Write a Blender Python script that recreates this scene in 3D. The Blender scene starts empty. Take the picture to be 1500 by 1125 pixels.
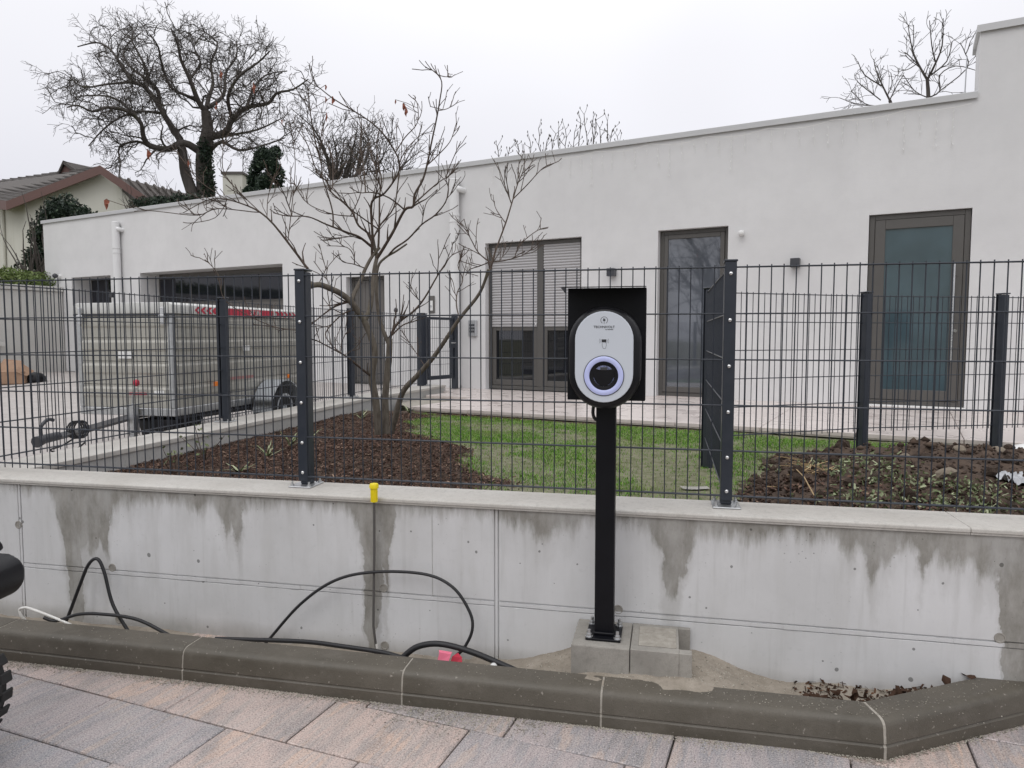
import bpy, bmesh, math, random
import numpy as np
from mathutils import Vector, Matrix, noise as mnoise

random.seed(7); np.random.seed(7)
R = math.radians
C = bpy.context.scene.collection

# ------------------------------------------------------------------ camera
CAM_Z, PITCH, FPX = 1.5, 3.9, 1050.0
cd = bpy.data.cameras.new('camera'); cam = bpy.data.objects.new('camera', cd); C.objects.link(cam)
cam.location = (0, 0, CAM_Z); cam.rotation_euler = (R(90 - PITCH), 0, 0)
cd.sensor_width = 36; cd.lens = 36 * FPX / 1500; cd.clip_end = 500; cd.clip_start = .05
bpy.context.scene.camera = cam

# ------------------------------------------------------------------ sky and sun (overcast)
SUN_EL, SUN_AZ = R(52), R(200)
w = bpy.data.worlds.new('World'); bpy.context.scene.world = w; w.use_nodes = True
nt = w.node_tree; nt.nodes.clear()
out = nt.nodes.new('ShaderNodeOutputWorld'); bg = nt.nodes.new('ShaderNodeBackground')
sky = nt.nodes.new('ShaderNodeTexSky'); sky.sky_type = 'NISHITA'; sky.sun_disc = False
sky.sun_elevation = SUN_EL; sky.sun_rotation = SUN_AZ
hs = nt.nodes.new('ShaderNodeHueSaturation'); hs.inputs['Saturation'].default_value = .12
tc = nt.nodes.new('ShaderNodeTexCoord'); sep = nt.nodes.new('ShaderNodeSeparateXYZ')
ramp = nt.nodes.new('ShaderNodeValToRGB')
ramp.color_ramp.elements[0].position = 0.0; ramp.color_ramp.elements[0].color = (.70, .705, .785, 1)
ramp.color_ramp.elements[1].position = 1.0; ramp.color_ramp.elements[1].color = (1.58, 1.58, 1.62, 1)
e = ramp.color_ramp.elements.new(.35); e.color = (.91, .91, .96, 1)
nz = nt.nodes.new('ShaderNodeTexNoise'); nz.inputs['Scale'].default_value = 1.6; nz.inputs['Detail'].default_value = 3
mr = nt.nodes.new('ShaderNodeMapRange'); mr.inputs[1].default_value = .3; mr.inputs[2].default_value = .7
mr.inputs[3].default_value = 9.1; mr.inputs[4].default_value = 10.8
vm = nt.nodes.new('ShaderNodeVectorMath'); vm.operation = 'SCALE'
mix = nt.nodes.new('ShaderNodeMix'); mix.data_type = 'RGBA'; mix.inputs[0].default_value = .88
L = nt.links.new
L(sky.outputs[0], hs.inputs['Color']); L(tc.outputs['Generated'], sep.inputs[0]); L(sep.outputs['Z'], ramp.inputs[0])
L(tc.outputs['Generated'], nz.inputs['Vector']); L(nz.outputs['Fac'], mr.inputs[0])
L(ramp.outputs[0], vm.inputs[0]); L(mr.outputs[0], vm.inputs['Scale'])
L(hs.outputs[0], mix.inputs['A']); L(vm.outputs[0], mix.inputs['B'])
L(mix.outputs['Result'], bg.inputs[0]); bg.inputs[1].default_value = .1; L(bg.outputs[0], out.inputs[0])
sd = bpy.data.lights.new('sun', 'SUN'); sd.energy = .6; sd.angle = R(35); sd.color = (1, .98, .95)
so = bpy.data.objects.new('sun', sd); C.objects.link(so)
so.rotation_euler = (R(90) - SUN_EL, 0, R(-28))
vs = bpy.context.scene.view_settings
vs.view_transform = 'Standard'; vs.look = 'None'; vs.gamma = 1; vs.use_curve_mapping = False; vs.exposure = .1

# ------------------------------------------------------------------ frames
_sp, _cp = math.sin(R(PITCH)), math.cos(R(PITCH))
def at(px, py, Y):
    """point at distance Y in front of the camera station, seen at px,py of the survey photo"""
    xc = (px - 750) / FPX; yc = (562.5 - py) / FPX
    d = Vector((xc, _cp + yc * _sp, -_sp + yc * _cp))
    return Vector((0, 0, CAM_Z)) + d * (Y / d.y)
FA = R(12.26)                      # street wall / front fence frame (u along, v away)
FO = Vector((-1.041, 3.565, 0)); FU = Vector((math.cos(FA), -math.sin(FA), 0)); FV = Vector((math.sin(FA), math.cos(FA), 0))
def F(u, v, z=0): return FO + FU * u + FV * v + Vector((0, 0, z))
BA = R(29)                         # house frame (s along, q inward)
BO = Vector((1.9, 10.0, 0)); BU = Vector((math.cos(BA), -math.sin(BA), 0)); BN = Vector((math.sin(BA), math.cos(BA), 0))
def B(s, q, z=0): return BO + BU * s + BN * q + Vector((0, 0, z))

# ------------------------------------------------------------------ helpers
def tag(o, label=None, cat=None, group=None, kind=None):
    if label: o['label'] = label
    if cat: o['category'] = cat
    if group: o['group'] = group
    if kind: o['kind'] = kind
    return o
def thing(name, label, cat, loc=(0, 0, 0), rz=0, group=None):
    o = bpy.data.objects.new(name, None); C.objects.link(o)
    o.location = loc; o.rotation_euler = (0, 0, rz); o.empty_display_size = .1
    return tag(o, label, cat, group)
def copy_of(o, parent=None):
    c = o.copy(); C.objects.link(c)
    if parent: c.parent = parent
    return c
def copy_tree(o, parent=None):
    c = copy_of(o, parent)
    for ch in [x for x in KIDS.get(o.name, [])]:
        k = copy_tree(ch, c); KIDS.setdefault(c.name, []).append(k)
    return c
KIDS = {}

class MB:
    def __init__(s): s.v = []; s.f = []
    def add(s, vs_, fs):
        n = len(s.v); s.v += [tuple(p) for p in vs_]; s.f += [tuple(i + n for i in f) for f in fs]; return s
    def box(s, x0, x1, y0, y1, z0, z1, M=None):
        p = [Vector((x, y, z)) for z in (z0, z1) for y in (y0, y1) for x in (x0, x1)]
        if M: p = [M @ q for q in p]
        return s.add(p, [(0, 2, 3, 1), (4, 5, 7, 6), (0, 1, 5, 4), (2, 6, 7, 3), (0, 4, 6, 2), (1, 3, 7, 5)])
    def tube(s, pts, rad, n=6, cap=True):
        pts = [Vector(p) for p in pts]; m = len(pts)
        if not hasattr(rad, '__len__'): rad = [rad] * m
        t = (pts[1] - pts[0]).normalized()
        a = t.cross(Vector((0, 0, 1)));
        if a.length < .05: a = t.cross(Vector((1, 0, 0)))
        a.normalize(); vs_ = []; fs = []
        for i, p in enumerate(pts):
            tt = (pts[min(i + 1, m - 1)] - pts[max(i - 1, 0)])
            if tt.length > 1e-9: t = tt.normalized()
            a = (a - t * a.dot(t)); a = a.normalized() if a.length > 1e-6 else t.orthogonal().normalized()
            b = t.cross(a)
            for k in range(n):
                an = 2 * math.pi * k / n
                vs_.append(p + (a * math.cos(an) + b * math.sin(an)) * rad[i])
        for i in range(m - 1):
            for k in range(n):
                k2 = (k + 1) % n
                fs.append((i * n + k, i * n + k2, (i + 1) * n + k2, (i + 1) * n + k))
        if cap:
            fs.append(tuple(range(n))[::-1]); fs.append(tuple(range((m - 1) * n, m * n)))
        return s.add(vs_, fs)
    def cyl(s, p0, p1, r0, r1=None, n=12): return s.tube([p0, p1], [r0, r0 if r1 is None else r1], n)
    def lathe(s, prof, n=24, M=None):
        """profile list (r, z) about local z"""
        vs_ = []; fs = []; m = len(prof)
        for r, z in prof:
            for k in range(n):
                an = 2 * math.pi * k / n; p = Vector((r * math.cos(an), r * math.sin(an), z)); vs_.append(M @ p if M else p)
        for i in range(m - 1):
            for k in range(n):
                k2 = (k + 1) % n; fs.append((i * n + k, i * n + k2, (i + 1) * n + k2, (i + 1) * n + k))
        if prof[0][0] > 1e-6: fs.append(tuple(range(n))[::-1])
        if prof[-1][0] > 1e-6: fs.append(tuple(range((m - 1) * n, m * n)))
        return s.add(vs_, fs)
    def prism(s, poly, a, b, axis='y', M=None):
        """poly of (x,z) extruded along y from a to b (axis y); axis x: poly of (y,z); axis z: poly of (x,y)"""
        mk = {'y': lambda p, t: Vector((p[0], t, p[1])), 'x': lambda p, t: Vector((t, p[0], p[1])), 'z': lambda p, t: Vector((p[0], p[1], t))}[axis]
        n = len(poly); vs_ = [mk(p, a) for p in poly] + [mk(p, b) for p in poly]
        if M: vs_ = [M @ q for q in vs_]
        fs = [tuple(range(n)), tuple(range(n, 2 * n))[::-1]] + [(i, (i + 1) % n, n + (i + 1) % n, n + i) for i in range(n)]
        return s.add(vs_, fs)
    def mesh(s, name, bevel=0, seg=1, smooth=0, recalc=True, merge=False):
        me = bpy.data.meshes.new(name); me.from_pydata(s.v, [], s.f)
        if recalc or bevel:
            bm = bmesh.new(); bm.from_mesh(me)
            if merge: bmesh.ops.remove_doubles(bm, verts=bm.verts, dist=1e-5)
            bmesh.ops.recalc_face_normals(bm, faces=bm.faces)
            if bevel:
                ed = [e_ for e_ in bm.edges if len(e_.link_faces) == 2 and e_.calc_face_angle(0) > R(28)]
                bmesh.ops.bevel(bm, geom=ed, offset=bevel, segments=seg, profile=.5, affect='EDGES', clamp_overlap=True)
            bm.to_mesh(me); bm.free()
        if smooth:
            for p in me.polygons: p.use_smooth = True
            if smooth < 180: me.set_sharp_from_angle(angle=R(smooth))
        return me
    def build(s, name, mat, parent=None, bevel=0, seg=1, smooth=0, recalc=True, merge=False):
        return link(name, s.mesh(name, bevel, seg, smooth, recalc, merge), mat, parent)
def link(name, me, mat, parent=None):
    o = bpy.data.objects.new(name, me); C.objects.link(o)
    if mat is not None and not me.materials: me.materials.append(mat)
    if parent is not None:
        o.parent = parent; KIDS.setdefault(parent.name, []).append(o)
    return o
def np_mesh(name, V, Fq):
    """fast mesh from numpy: V (n,3), Fq (m,k) faces"""
    me = bpy.data.meshes.new(name); V = np.asarray(V, np.float32); Fq = np.asarray(Fq, np.int32)
    me.vertices.add(len(V)); me.vertices.foreach_set('co', V.ravel())
    m, k = Fq.shape
    me.loops.add(m * k); me.loops.foreach_set('vertex_index', Fq.ravel())
    me.polygons.add(m); me.polygons.foreach_set('loop_start', np.arange(0, m * k, k, dtype=np.int32))
    me.update(calc_edges=True); return me
def text_mesh(body, size, extrude=.0004, align='CENTER', shear=0, space=1):
    cu = bpy.data.curves.new('lettering', 'FONT'); cu.body = body; cu.size = size; cu.extrude = extrude; cu.offset = size * .012
    cu.align_x = align; cu.align_y = 'CENTER'; cu.shear = shear; cu.space_character = space
    o = bpy.data.objects.new('lettering', cu); C.objects.link(o)
    me = bpy.data.meshes.new_from_object(o.evaluated_get(bpy.context.evaluated_depsgraph_get()))
    bpy.data.objects.remove(o); bpy.data.curves.remove(cu); return me
def arc(cx, cy, r, a0, a1, n): return [(cx + r * math.cos(R(a0 + (a1 - a0) * i / n)), cy + r * math.sin(R(a0 + (a1 - a0) * i / n))) for i in range(n + 1)]
def spline(pts, n=6):
    pts = [Vector(p) for p in pts]; o = []
    for i in range(len(pts) - 1):
        p0, p1, p2, p3 = pts[max(i - 1, 0)], pts[i], pts[i + 1], pts[min(i + 2, len(pts) - 1)]
        for k in range(n):
            t = k / n
            o.append(.5 * ((2 * p1) + (p2 - p0) * t + (2 * p0 - 5 * p1 + 4 * p2 - p3) * t * t + (3 * p1 - p0 - 3 * p2 + p3) * t ** 3))
    return o + [pts[-1]]

# ------------------------------------------------------------------ materials
class NT:
    def __init__(s, name):
        s.m = bpy.data.materials.new(name); s.m.use_nodes = True; s.t = s.m.node_tree
        s.b = s.t.nodes['Principled BSDF']; s.c = None
    def n(s, ty, **k):
        nd = s.t.nodes.new(ty)
        for a, v in k.items():
            if a.startswith('i_'): nd.inputs[a[2:].replace('_', ' ')].default_value = v
            else: setattr(nd, a, v)
        return nd
    def l(s, a, b): s.t.links.new(a, b)
    def obj(s, scale=(1, 1, 1), rand=False, rot=(0, 0, 0), world=False):
        if world:
            v = s.n('ShaderNodeNewGeometry').outputs['Position']
        else: v = s.n('ShaderNodeTexCoord').outputs['Object']
        if rand:
            oi = s.n('ShaderNodeObjectInfo'); sc = s.n('ShaderNodeVectorMath', operation='SCALE')
            cmb = s.n('ShaderNodeCombineXYZ'); s.l(oi.outputs['Random'], cmb.inputs[0]); s.l(oi.outputs['Random'], cmb.inputs[1])
            sc.inputs['Scale'].default_value = 37.0; s.l(cmb.outputs[0], sc.inputs[0])
            ad = s.n('ShaderNodeVectorMath', operation='ADD'); s.l(v, ad.inputs[0]); s.l(sc.outputs[0], ad.inputs[1]); v = ad.outputs[0]
        mp = s.n('ShaderNodeMapping'); mp.inputs['Scale'].default_value = scale; mp.inputs['Rotation'].default_value = rot
        s.l(v, mp.inputs[0]); return mp.outputs[0]
    def noise(s, vec, scale=5, detail=4, rough=.55):
        nd = s.n('ShaderNodeTexNoise'); nd.inputs['Scale'].default_value = scale; nd.inputs['Detail'].default_value = detail
        nd.inputs['Roughness'].default_value = rough; s.l(vec, nd.inputs['Vector']); return nd.outputs['Fac']
    def ramp(s, fac, stops):
        nd = s.n('ShaderNodeValToRGB'); cr = nd.color_ramp
        while len(cr.elements) < len(stops): cr.elements.new(.5)
        for e_, (p, c) in zip(cr.elements, stops):
            e_.position = p; e_.color = (*c, 1) if hasattr(c, '__len__') else (c, c, c, 1)
        s.l(fac, nd.inputs[0]); return nd.outputs[0]
    def mix(s, fac, a, b, mode='MIX'):
        nd = s.n('ShaderNodeMix', data_type='RGBA', blend_type=mode)
        for sock, v in ((nd.inputs[0], fac), (nd.inputs['A'], a), (nd.inputs['B'], b)):
            if hasattr(v, 'links'): s.l(v, sock)
            elif hasattr(v, '__len__'): sock.default_value = (*v, 1)
            else: sock.default_value = v if sock == nd.inputs[0] else (v, v, v, 1)
        return nd.outputs['Result']
    def math(s, op, a, b=0.0, clamp=False):
        nd = s.n('ShaderNodeMath', operation=op, use_clamp=clamp)
        for sock, v in ((nd.inputs[0], a), (nd.inputs[1], b)):
            if hasattr(v, 'links'): s.l(v, sock)
            else: sock.default_value = v
        return nd.outputs[0]
    def mr(s, v, a, b, c=0., d=1.):
        nd = s.n('ShaderNodeMapRange'); s.l(v, nd.inputs[0])
        for i, x in enumerate((a, b, c, d)): nd.inputs[i + 1].default_value = x
        return nd.outputs[0]
    def bump(s, h, strength=.3, dist=.01):
        nd = s.n('ShaderNodeBump'); nd.inputs['Strength'].default_value = strength; nd.inputs['Distance'].default_value = dist
        s.l(h, nd.inputs['Height']); s.l(nd.outputs[0], s.b.inputs['Normal'])
    def fin(s, col=None, rough=None, metal=None, spec=None):
        for k, v in (('Base Color', col), ('Roughness', rough), ('Metallic', metal), ('Specular IOR Level', spec)):
            if v is None: continue
            if hasattr(v, 'links'): s.l(v, s.b.inputs[k])
            elif k == 'Base Color': s.b.inputs[k].default_value = (*v, 1)
            else: s.b.inputs[k].default_value = v
        return s.m
def simple(name, col, rough=.5, metal=0, var=.15, scale=12, bump=0, bscale=60, spec=.5, rand=False):
    t = NT(name); v = t.obj(rand=rand); n1 = t.noise(v, scale)
    c = t.mix(n1, tuple(x * (1 - var) for x in col), tuple(min(1, x * (1 + var)) for x in col))
    if bump: t.bump(t.noise(v, bscale, 3), bump, .004)
    return t.fin(c, t.mr(n1, .2, .8, max(.02, rough - .06), min(1, rough + .06)), metal, spec)
def island(name, stops, rough=.6, spec=.3, trans=0):
    t = NT(name); g = t.n('ShaderNodeNewGeometry')
    c = t.ramp(g.outputs['Random Per Island'], stops)
    if trans:
        t.b.inputs['Subsurface Weight'].default_value = 0
    return t.fin(c, rough, 0, spec)

M = {}
def plaster():
    t = NT('white_plaster'); v = t.obj(); n1 = t.noise(v, .8, 4); n2 = t.noise(v, 140, 3); st = t.noise(t.obj((3, 3, .25)), 2.2, 5)
    n3 = t.noise(v, 3.5, 5, .65)
    c = t.mix(t.mr(n1, .3, .7), (.635, .63, .63), (.70, .695, .695)); c = t.mix(t.mr(n3, .42, .72, 0, .4), c, (.585, .58, .58)); c = t.mix(t.mr(st, .6, .8, 0, .12), c, (.55, .545, .54))
    t.bump(t.mix(.4, n2, t.noise(v, 28, 4)), .5, .005); return t.fin(c, .85, 0, .25)
M['plaster'] = plaster()
def concrete():
    t = NT('wet_stained_concrete'); v = t.obj(); sx = t.n('ShaderNodeSeparateXYZ'); t.l(v, sx.inputs[0]); u, z = sx.outputs[0], sx.outputs[2]
    n1 = t.noise(v, 2.3, 6, .6); n2 = t.noise(t.obj((1, 1, .2)), 11, 5); n3 = t.noise(v, 40, 4); cloud = t.noise(t.obj((1, 1, .8)), 1.1, 3)
    c = t.mix(t.mr(n1, .3, .7), (.56, .56, .56), (.67, .67, .675)); c = t.mix(t.mr(n2, .5, .75, 0, .35), c, (.46, .455, .44))
    c = t.mix(t.mr(n3, .6, .8, 0, .3), c, (.42, .42, .415)); c = t.mix(t.mr(cloud, .45, .7, 0, .3), c, (.68, .68, .69))
    # pores
    vo = t.n('ShaderNodeTexVoronoi', feature='F1'); vo.inputs['Scale'].default_value = 17; t.l(v, vo.inputs['Vector'])
    pn = t.noise(v, 9, 2); pore = t.math('LESS_THAN', vo.outputs['Distance'], t.mr(pn, .5, .72, .0, .2))
    c = t.mix(t.math('MULTIPLY', pore, .75), c, (.13, .13, .125))
    vo2 = t.n('ShaderNodeTexVoronoi', feature='F1'); vo2.inputs['Scale'].default_value = 48; t.l(v, vo2.inputs['Vector'])
    pore2 = t.math('LESS_THAN', vo2.outputs['Distance'], t.mr(t.noise(v, 5, 2), .5, .8, .0, .22))
    c = t.mix(t.math('MULTIPLY', pore2, .5), c, (.2, .2, .195))
    # wet run-off: drip length against position along the wall
    fc = t.n('ShaderNodeFloatCurve'); cv = fc.mapping.curves[0]
    prof = [(-2, .02), (-1.43, .015), (-1.385, .05), (-1.33, .2), (-1.29, .4), (-1.255, .78), (-1.215, .74), (-1.19, .5), (-1.17, .3), (-1.13, .36), (-1.09, .28), (-1.06, .36), (-1.02, .25), (-.98, .08), (-.8, .045),
            (-.6, .03), (-.5, .09), (-.46, .05), (-.37, .11), (-.335, .2), (-.31, .13), (-.275, .26), (-.25, .06), (-.1, .02), (.18, .01), (.29, .03), (.34, .09), (.375, .36), (.42, .74), (.455, .66), (.475, .3), (.49, .44), (.51, .4), (.525, .04),
            (.7, .015), (1.0, .012), (1.06, .05), (1.16, .07), (1.26, .12), (1.31, .04), (1.36, .08), (1.42, .03), (1.6, .02), (1.7, .05), (1.76, .2), (1.81, .34), (1.85, .2), (1.92, .06), (2.0, .05), (2.1, .07), (2.25, .03), (2.35, .035), (2.46, .04),
            (2.52, .12), (2.56, .05), (2.6, .2), (2.64, .15), (2.67, .13), (2.7, .05), (2.76, .06), (2.79, .18), (2.82, .09), (2.88, .14), (2.94, .1), (3.0, .17), (3.04, .13), (3.085, .5), (3.12, .75), (3.5, .8)]
    pts = [((p + 2) / 5.5, d / .85) for p, d in prof]
    cv.points[0].location = pts[0]; cv.points[1].location = pts[-1]
    for p in pts[1:-1]: cv.points.new(*p)
    for p in cv.points: p.handle_type = 'AUTO_CLAMPED'
    fc.mapping.update()
    wob = t.math('MULTIPLY', t.math('SUBTRACT', t.noise(t.obj((1, 1, .7)), 6, 5, .65), .5), .13)
    t.l(t.math('DIVIDE', t.math('ADD', t.math('ADD', u, wob), 2.0), 5.5), fc.inputs['Value'])
    drip = t.math('MULTIPLY', fc.outputs[0], .85)
    drip = t.math('ADD', drip, t.math('MULTIPLY', t.math('SUBTRACT', t.noise(t.obj((1, 1, .16)), 20, 6, .7), .45), .22))
    depth = t.math('SUBTRACT', .718, z)
    wet = t.mr(t.math('SUBTRACT', drip, depth), -.045, .03)
    wet = t.math('MULTIPLY', wet, t.mr(t.noise(t.obj((1, 1, .3)), 9, 6, .65), .3, .55, .68, 1.))
    lo = t.math('MULTIPLY', t.mr(t.math('ADD', z, t.math('MULTIPLY', n1, .07)), .05, .12, .55, 0.), 1.0)
    wet = t.math('MAXIMUM', wet, lo)
    soft = t.math('MULTIPLY', t.mr(t.math('SUBTRACT', t.math('MULTIPLY', drip, 1.7), depth), -.06, .14), .33)
    strk = t.noise(t.obj((1, 1, .06)), 30, 4, .6); c = t.mix(t.mr(strk, .58, .72, 0, .22), c, (.4, .395, .38)); c = t.mix(t.mr(strk, .42, .3, 0, .13), c, (.74, .74, .74))
    wetc = t.mix(1.0, c, t.mix(t.mr(t.noise(t.obj((1, 1, .5)), 13, 6, .7), .35, .65), (.36, .345, .305), (.56, .54, .5)), 'MULTIPLY')
    c = t.mix(t.math('MAXIMUM', wet, soft), c, wetc)
    t.bump(t.mix(.5, t.noise(v, 70, 3), n1), .12, .004)
    return t.fin(c, t.mr(wet, 0, 1, .75, .45), 0, .35)
M['concrete'] = concrete()
def concrete2(name, a, b, wetness=.3, scale=3, rand=True):
    t = NT(name); v = t.obj(rand=rand); n1 = t.noise(v, scale, 6, .62); n2 = t.noise(v, 45, 4); n3 = t.noise(v, 260, 2)
    c = t.mix(t.mr(n1, .3, .7), a, b); c = t.mix(t.mr(n2, .5, .8, 0, .45), c, tuple(x * .6 for x in a))
    c = t.mix(t.mr(n3, .35, .7, .25, 0), c, tuple(x * .55 for x in a))
    t.bump(t.mix(.5, n2, n3), .3, .003); return t.fin(c, t.mr(n1, .3, .7, .8 - wetness, .85), 0, .35)
M['coping'] = concrete2('coping_concrete', (.5, .475, .435), (.6, .58, .545), .2)
M['block'] = concrete2('concrete_block', (.27, .255, .23), (.38, .36, .325), .1, 6)
M['sidewall'] = concrete2('garden_wall_concrete', (.42, .415, .4), (.55, .545, .53), .2, 2, False)
M['boundary'] = concrete2('boundary_concrete', (.54, .53, .505), (.64, .63, .6), .1, 1, False)
def kerbm():
    t = NT('wet_kerb_concrete'); v = t.obj(rand=True); n1 = t.noise(v, 3.5, 6, .6); n2 = t.noise(v, 24, 4); n3 = t.noise(v, 220, 2)
    c = t.mix(t.mr(n1, .3, .7), (.077, .068, .053), (.113, .1, .08)); c = t.mix(t.mr(n2, .55, .8, 0, .35), c, (.165, .148, .125))
    g = t.n('ShaderNodeNewGeometry'); sx = t.n('ShaderNodeSeparateXYZ'); t.l(v, sx.inputs[0])
    sp_ = t.mr(t.noise(v, 60, 2), .68, .74, 0, .7); c = t.mix(sp_, c, (.34, .31, .27))
    c = t.mix(t.mr(t.noise(t.obj((.5, 1, 1), rand=True), 7, 6, .7), .52, .72, 0, .5), c, (.145, .13, .11)); c = t.mix(t.mr(n3, .55, .7, 0, .4), c, (.05, .046, .04))
    t.bump(t.mix(.5, n2, n3), .45, .004); return t.fin(c, t.mr(n1, .3, .7, .34, .62), 0, .42)
M['kerb'] = kerbm()
M['mortar'] = concrete2('mortar', (.3, .275, .235), (.46, .43, .38), .1, 30)
def paver():
    t = NT('streaked_paver'); v = t.obj((1, .16, 1), rand=True); big = t.noise(v, 7, 7, .66); st = t.noise(t.obj((1, .07, 1), rand=True), 46, 6, .75); v2 = t.obj(rand=True); gr = t.noise(v2, 165, 3, .8); gm = t.noise(v2, 60, 4, .7); blot = t.noise(t.obj((1, .5, 1), rand=True), 6, 5, .65)
    c = t.ramp(big, [(.3, (.22, .222, .23)), (.4, (.37, .345, .335)), (.47, (.42, .355, .335)), (.54, (.31, .3, .302)), (.6, (.45, .35, .285)), (.66, (.38, .35, .335)), (.76, (.25, .25, .258))])
    oi = t.n('ShaderNodeObjectInfo'); tone = t.ramp(oi.outputs['Random'], [(0, (.72, .8, .9)), (.25, (1, .93, .91)), (.42, (.78, .83, .9)), (.6, (1.16, 1., .87)), (.75, (.85, .88, .92)), (.9, (1.12, .98, .88)), (1, (.95, .95, .97))])
    c = t.mix(1., c, tone, 'MULTIPLY'); c = t.mix(1., c, (1.26, 1.2, 1.19), 'MULTIPLY'); c = t.mix(t.mr(blot, .5, .66, 0, .55), c, (.22, .215, .22)); c = t.mix(t.mr(blot, .46, .32, 0, .5), c, (.52, .43, .385))
    hs_ = t.n('ShaderNodeHueSaturation'); hs_.inputs['Saturation'].default_value = .85; t.l(c, hs_.inputs['Color']); c = hs_.outputs[0]
    c = t.mix(t.mr(st, .52, .72, 0, .55), c, (.14, .135, .14)); c = t.mix(t.mr(st, .45, .3, 0, .3), c, (.5, .45, .42))
    c = t.mix(t.mr(gr, .52, .66, 0, .85), c, (.62, .57, .53)); c = t.mix(t.mr(gr, .49, .36, 0, .85), c, (.1, .092, .09))
    t.bump(t.mix(.5, gr, gm), .8, .004); return t.fin(c, t.mr(big, .3, .7, .3, .55), 0, .45)
M['paver'] = paver()
def slabm(name, a, b, rough):
    t = NT(name); v = t.obj(rand=True); n1 = t.noise(v, 4, 5); n2 = t.noise(v, 90, 3)
    oi = t.n('ShaderNodeObjectInfo')
    c = t.mix(t.mr(n1, .3, .7), a, b); c = t.mix(t.math('MULTIPLY', oi.outputs['Random'], .22), c, tuple(x * .82 for x in a)); c = t.mix(t.mr(n2, .55, .75, 0, .2), c, tuple(x * .6 for x in a))
    t.bump(n2, .15, .002); return t.fin(c, t.mr(n1, .3, .7, rough - .1, rough + .15), 0, .45)
M['terrace'] = slabm('terrace_stone', (.56, .495, .465), (.66, .6, .57), .3)
M['drive'] = slabm('drive_stone', (.37, .34, .32), (.46, .43, .41), .6)
M['joint'] = simple('joint_grit', (.055, .05, .042), .95, var=.4, scale=90)
M['grit'] = island('grit_grains', [(0, (.2, .18, .15)), (.5, (.36, .33, .28)), (1, (.5, .47, .4))], .9)
M['sand'] = concrete2('sand', (.26, .225, .18), (.38, .335, .28), .1, 14)
def anth():
    t = NT('anthracite_powder_coat'); v = t.obj(); n = t.noise(v, 30, 3); t.bump(t.noise(v, 900, 2), .06, .001)
    return t.fin(t.mix(n, (.021, .026, .037), (.029, .035, .047)), t.mr(n, .3, .7, .33, .45), 0, .5)
M['anth'] = anth()
M['galv'] = simple('galvanised_steel', (.55, .56, .57), .38, .9, .2, 30, .1)
M['steel'] = simple('bolt_steel', (.66, .66, .66), .25, 1, .1, 40)
M['black'] = simple('black_powder_coat', (.0035, .0038, .006), .45, 0, .4, 9, .08, 700, spec=.24)
M['blackplastic'] = simple('black_plastic', (.007, .007, .009), .36, 0, .15, 20, .1, 300, spec=.3)
M['face'] = simple('silver_face', (.6, .635, .69), .35, 0, .03, 6)
M['print'] = simple('dark_print', (.03, .03, .035), .5, 0, 0)
def ringm():
    t = NT('status_ring'); t.b.inputs['Emission Color'].default_value = (.5, .56, 1, 1); t.b.inputs['Emission Strength'].default_value = .13
    return t.fin((.45, .48, .72), .3)
M['ring'] = ringm()
M['frame'] = simple('taupe_window_frame', (.092, .087, .081), .42, 0, .06, 10)
M['doorpanel'] = simple('grey_door_panel', (.12, .112, .105), .5, 0, .06, 10)
M['shutter'] = simple('aluminium_shutter', (.42, .41, .415), .42, .25, .06, 6, rand=True)
def glassm(name, base, ior=1.85, rough=.02):
    t = NT(name); v = t.obj(); n = t.noise(v, 1.3, 3); t.bump(n, .03, .02)
    t.b.inputs['IOR'].default_value = ior; c = t.mix(t.mr(n, .3, .7), tuple(x * .7 for x in base), tuple(x * 1.3 for x in base)); return t.fin(c, rough, 0, .5)
M['glass'] = glassm('dark_glass', (.012, .013, .016))
M['garageglass'] = glassm('garage_glass', (.01, .011, .018), 1.5, .05)
M['tealglass'] = glassm('satin_teal_glass', (.052, .084, .1), 1.9, .05)
M['greyglass'] = glassm('satin_grey_glass', (.085, .095, .112), 2.0, .03)
M['coppingmetal'] = simple('roof_metal', (.5, .5, .5), .4, .3, .06, 4)
M['pipe'] = simple('white_painted_pipe', (.72, .72, .72), .5, 0, .04, 5)
M['lamp'] = simple('dark_lamp', (.05, .052, .06), .4)
M['whiteplastic'] = simple('white_plastic', (.75, .75, .74), .4, 0, .05)
M['zinc'] = simple('trailer_aluminium', (.42, .408, .368), .45, .3, .14, 4, .06, 40)
M['mudguard'] = simple('silver_mudguard', (.5, .53, .56), .4, .3, .1, 6)
M['drawbar'] = simple('drawbar_steel', (.16, .16, .165), .5, .5, .2, 10)
M['lid'] = simple('trailer_lid', (.56, .56, .54), .5, 0, .08, 4)
M['tyre'] = simple('tyre_rubber', (.018, .018, .018), .75, 0, .3, 20, .2, 80)
M['red'] = simple('red_print', (.5, .03, .06), .5, 0, .12, 20)
M['fadedred'] = simple('faded_red_print', (.38, .2, .19), .6, 0, .3, 30)
M['orange'] = simple('orange_lens', (.85, .22, .02), .25)
M['yellow'] = simple('yellow_cap', (.82, .66, .01), .4, 0, .05)
M['pink'] = simple('pink_tape', (.85, .2, .3), .5, 0, .1)
M['cable'] = simple('black_cable', (.016, .016, .018), .5, 0, .2, 30)
M['greypipe'] = simple('grey_conduit', (.09, .085, .08), .5, 0, .3, 20)
M['whitecable'] = simple('white_cable', (.72, .71, .68), .5)
M['cardboard'] = simple('cardboard', (.3, .19, .125), .8, 0, .3, 9)
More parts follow.
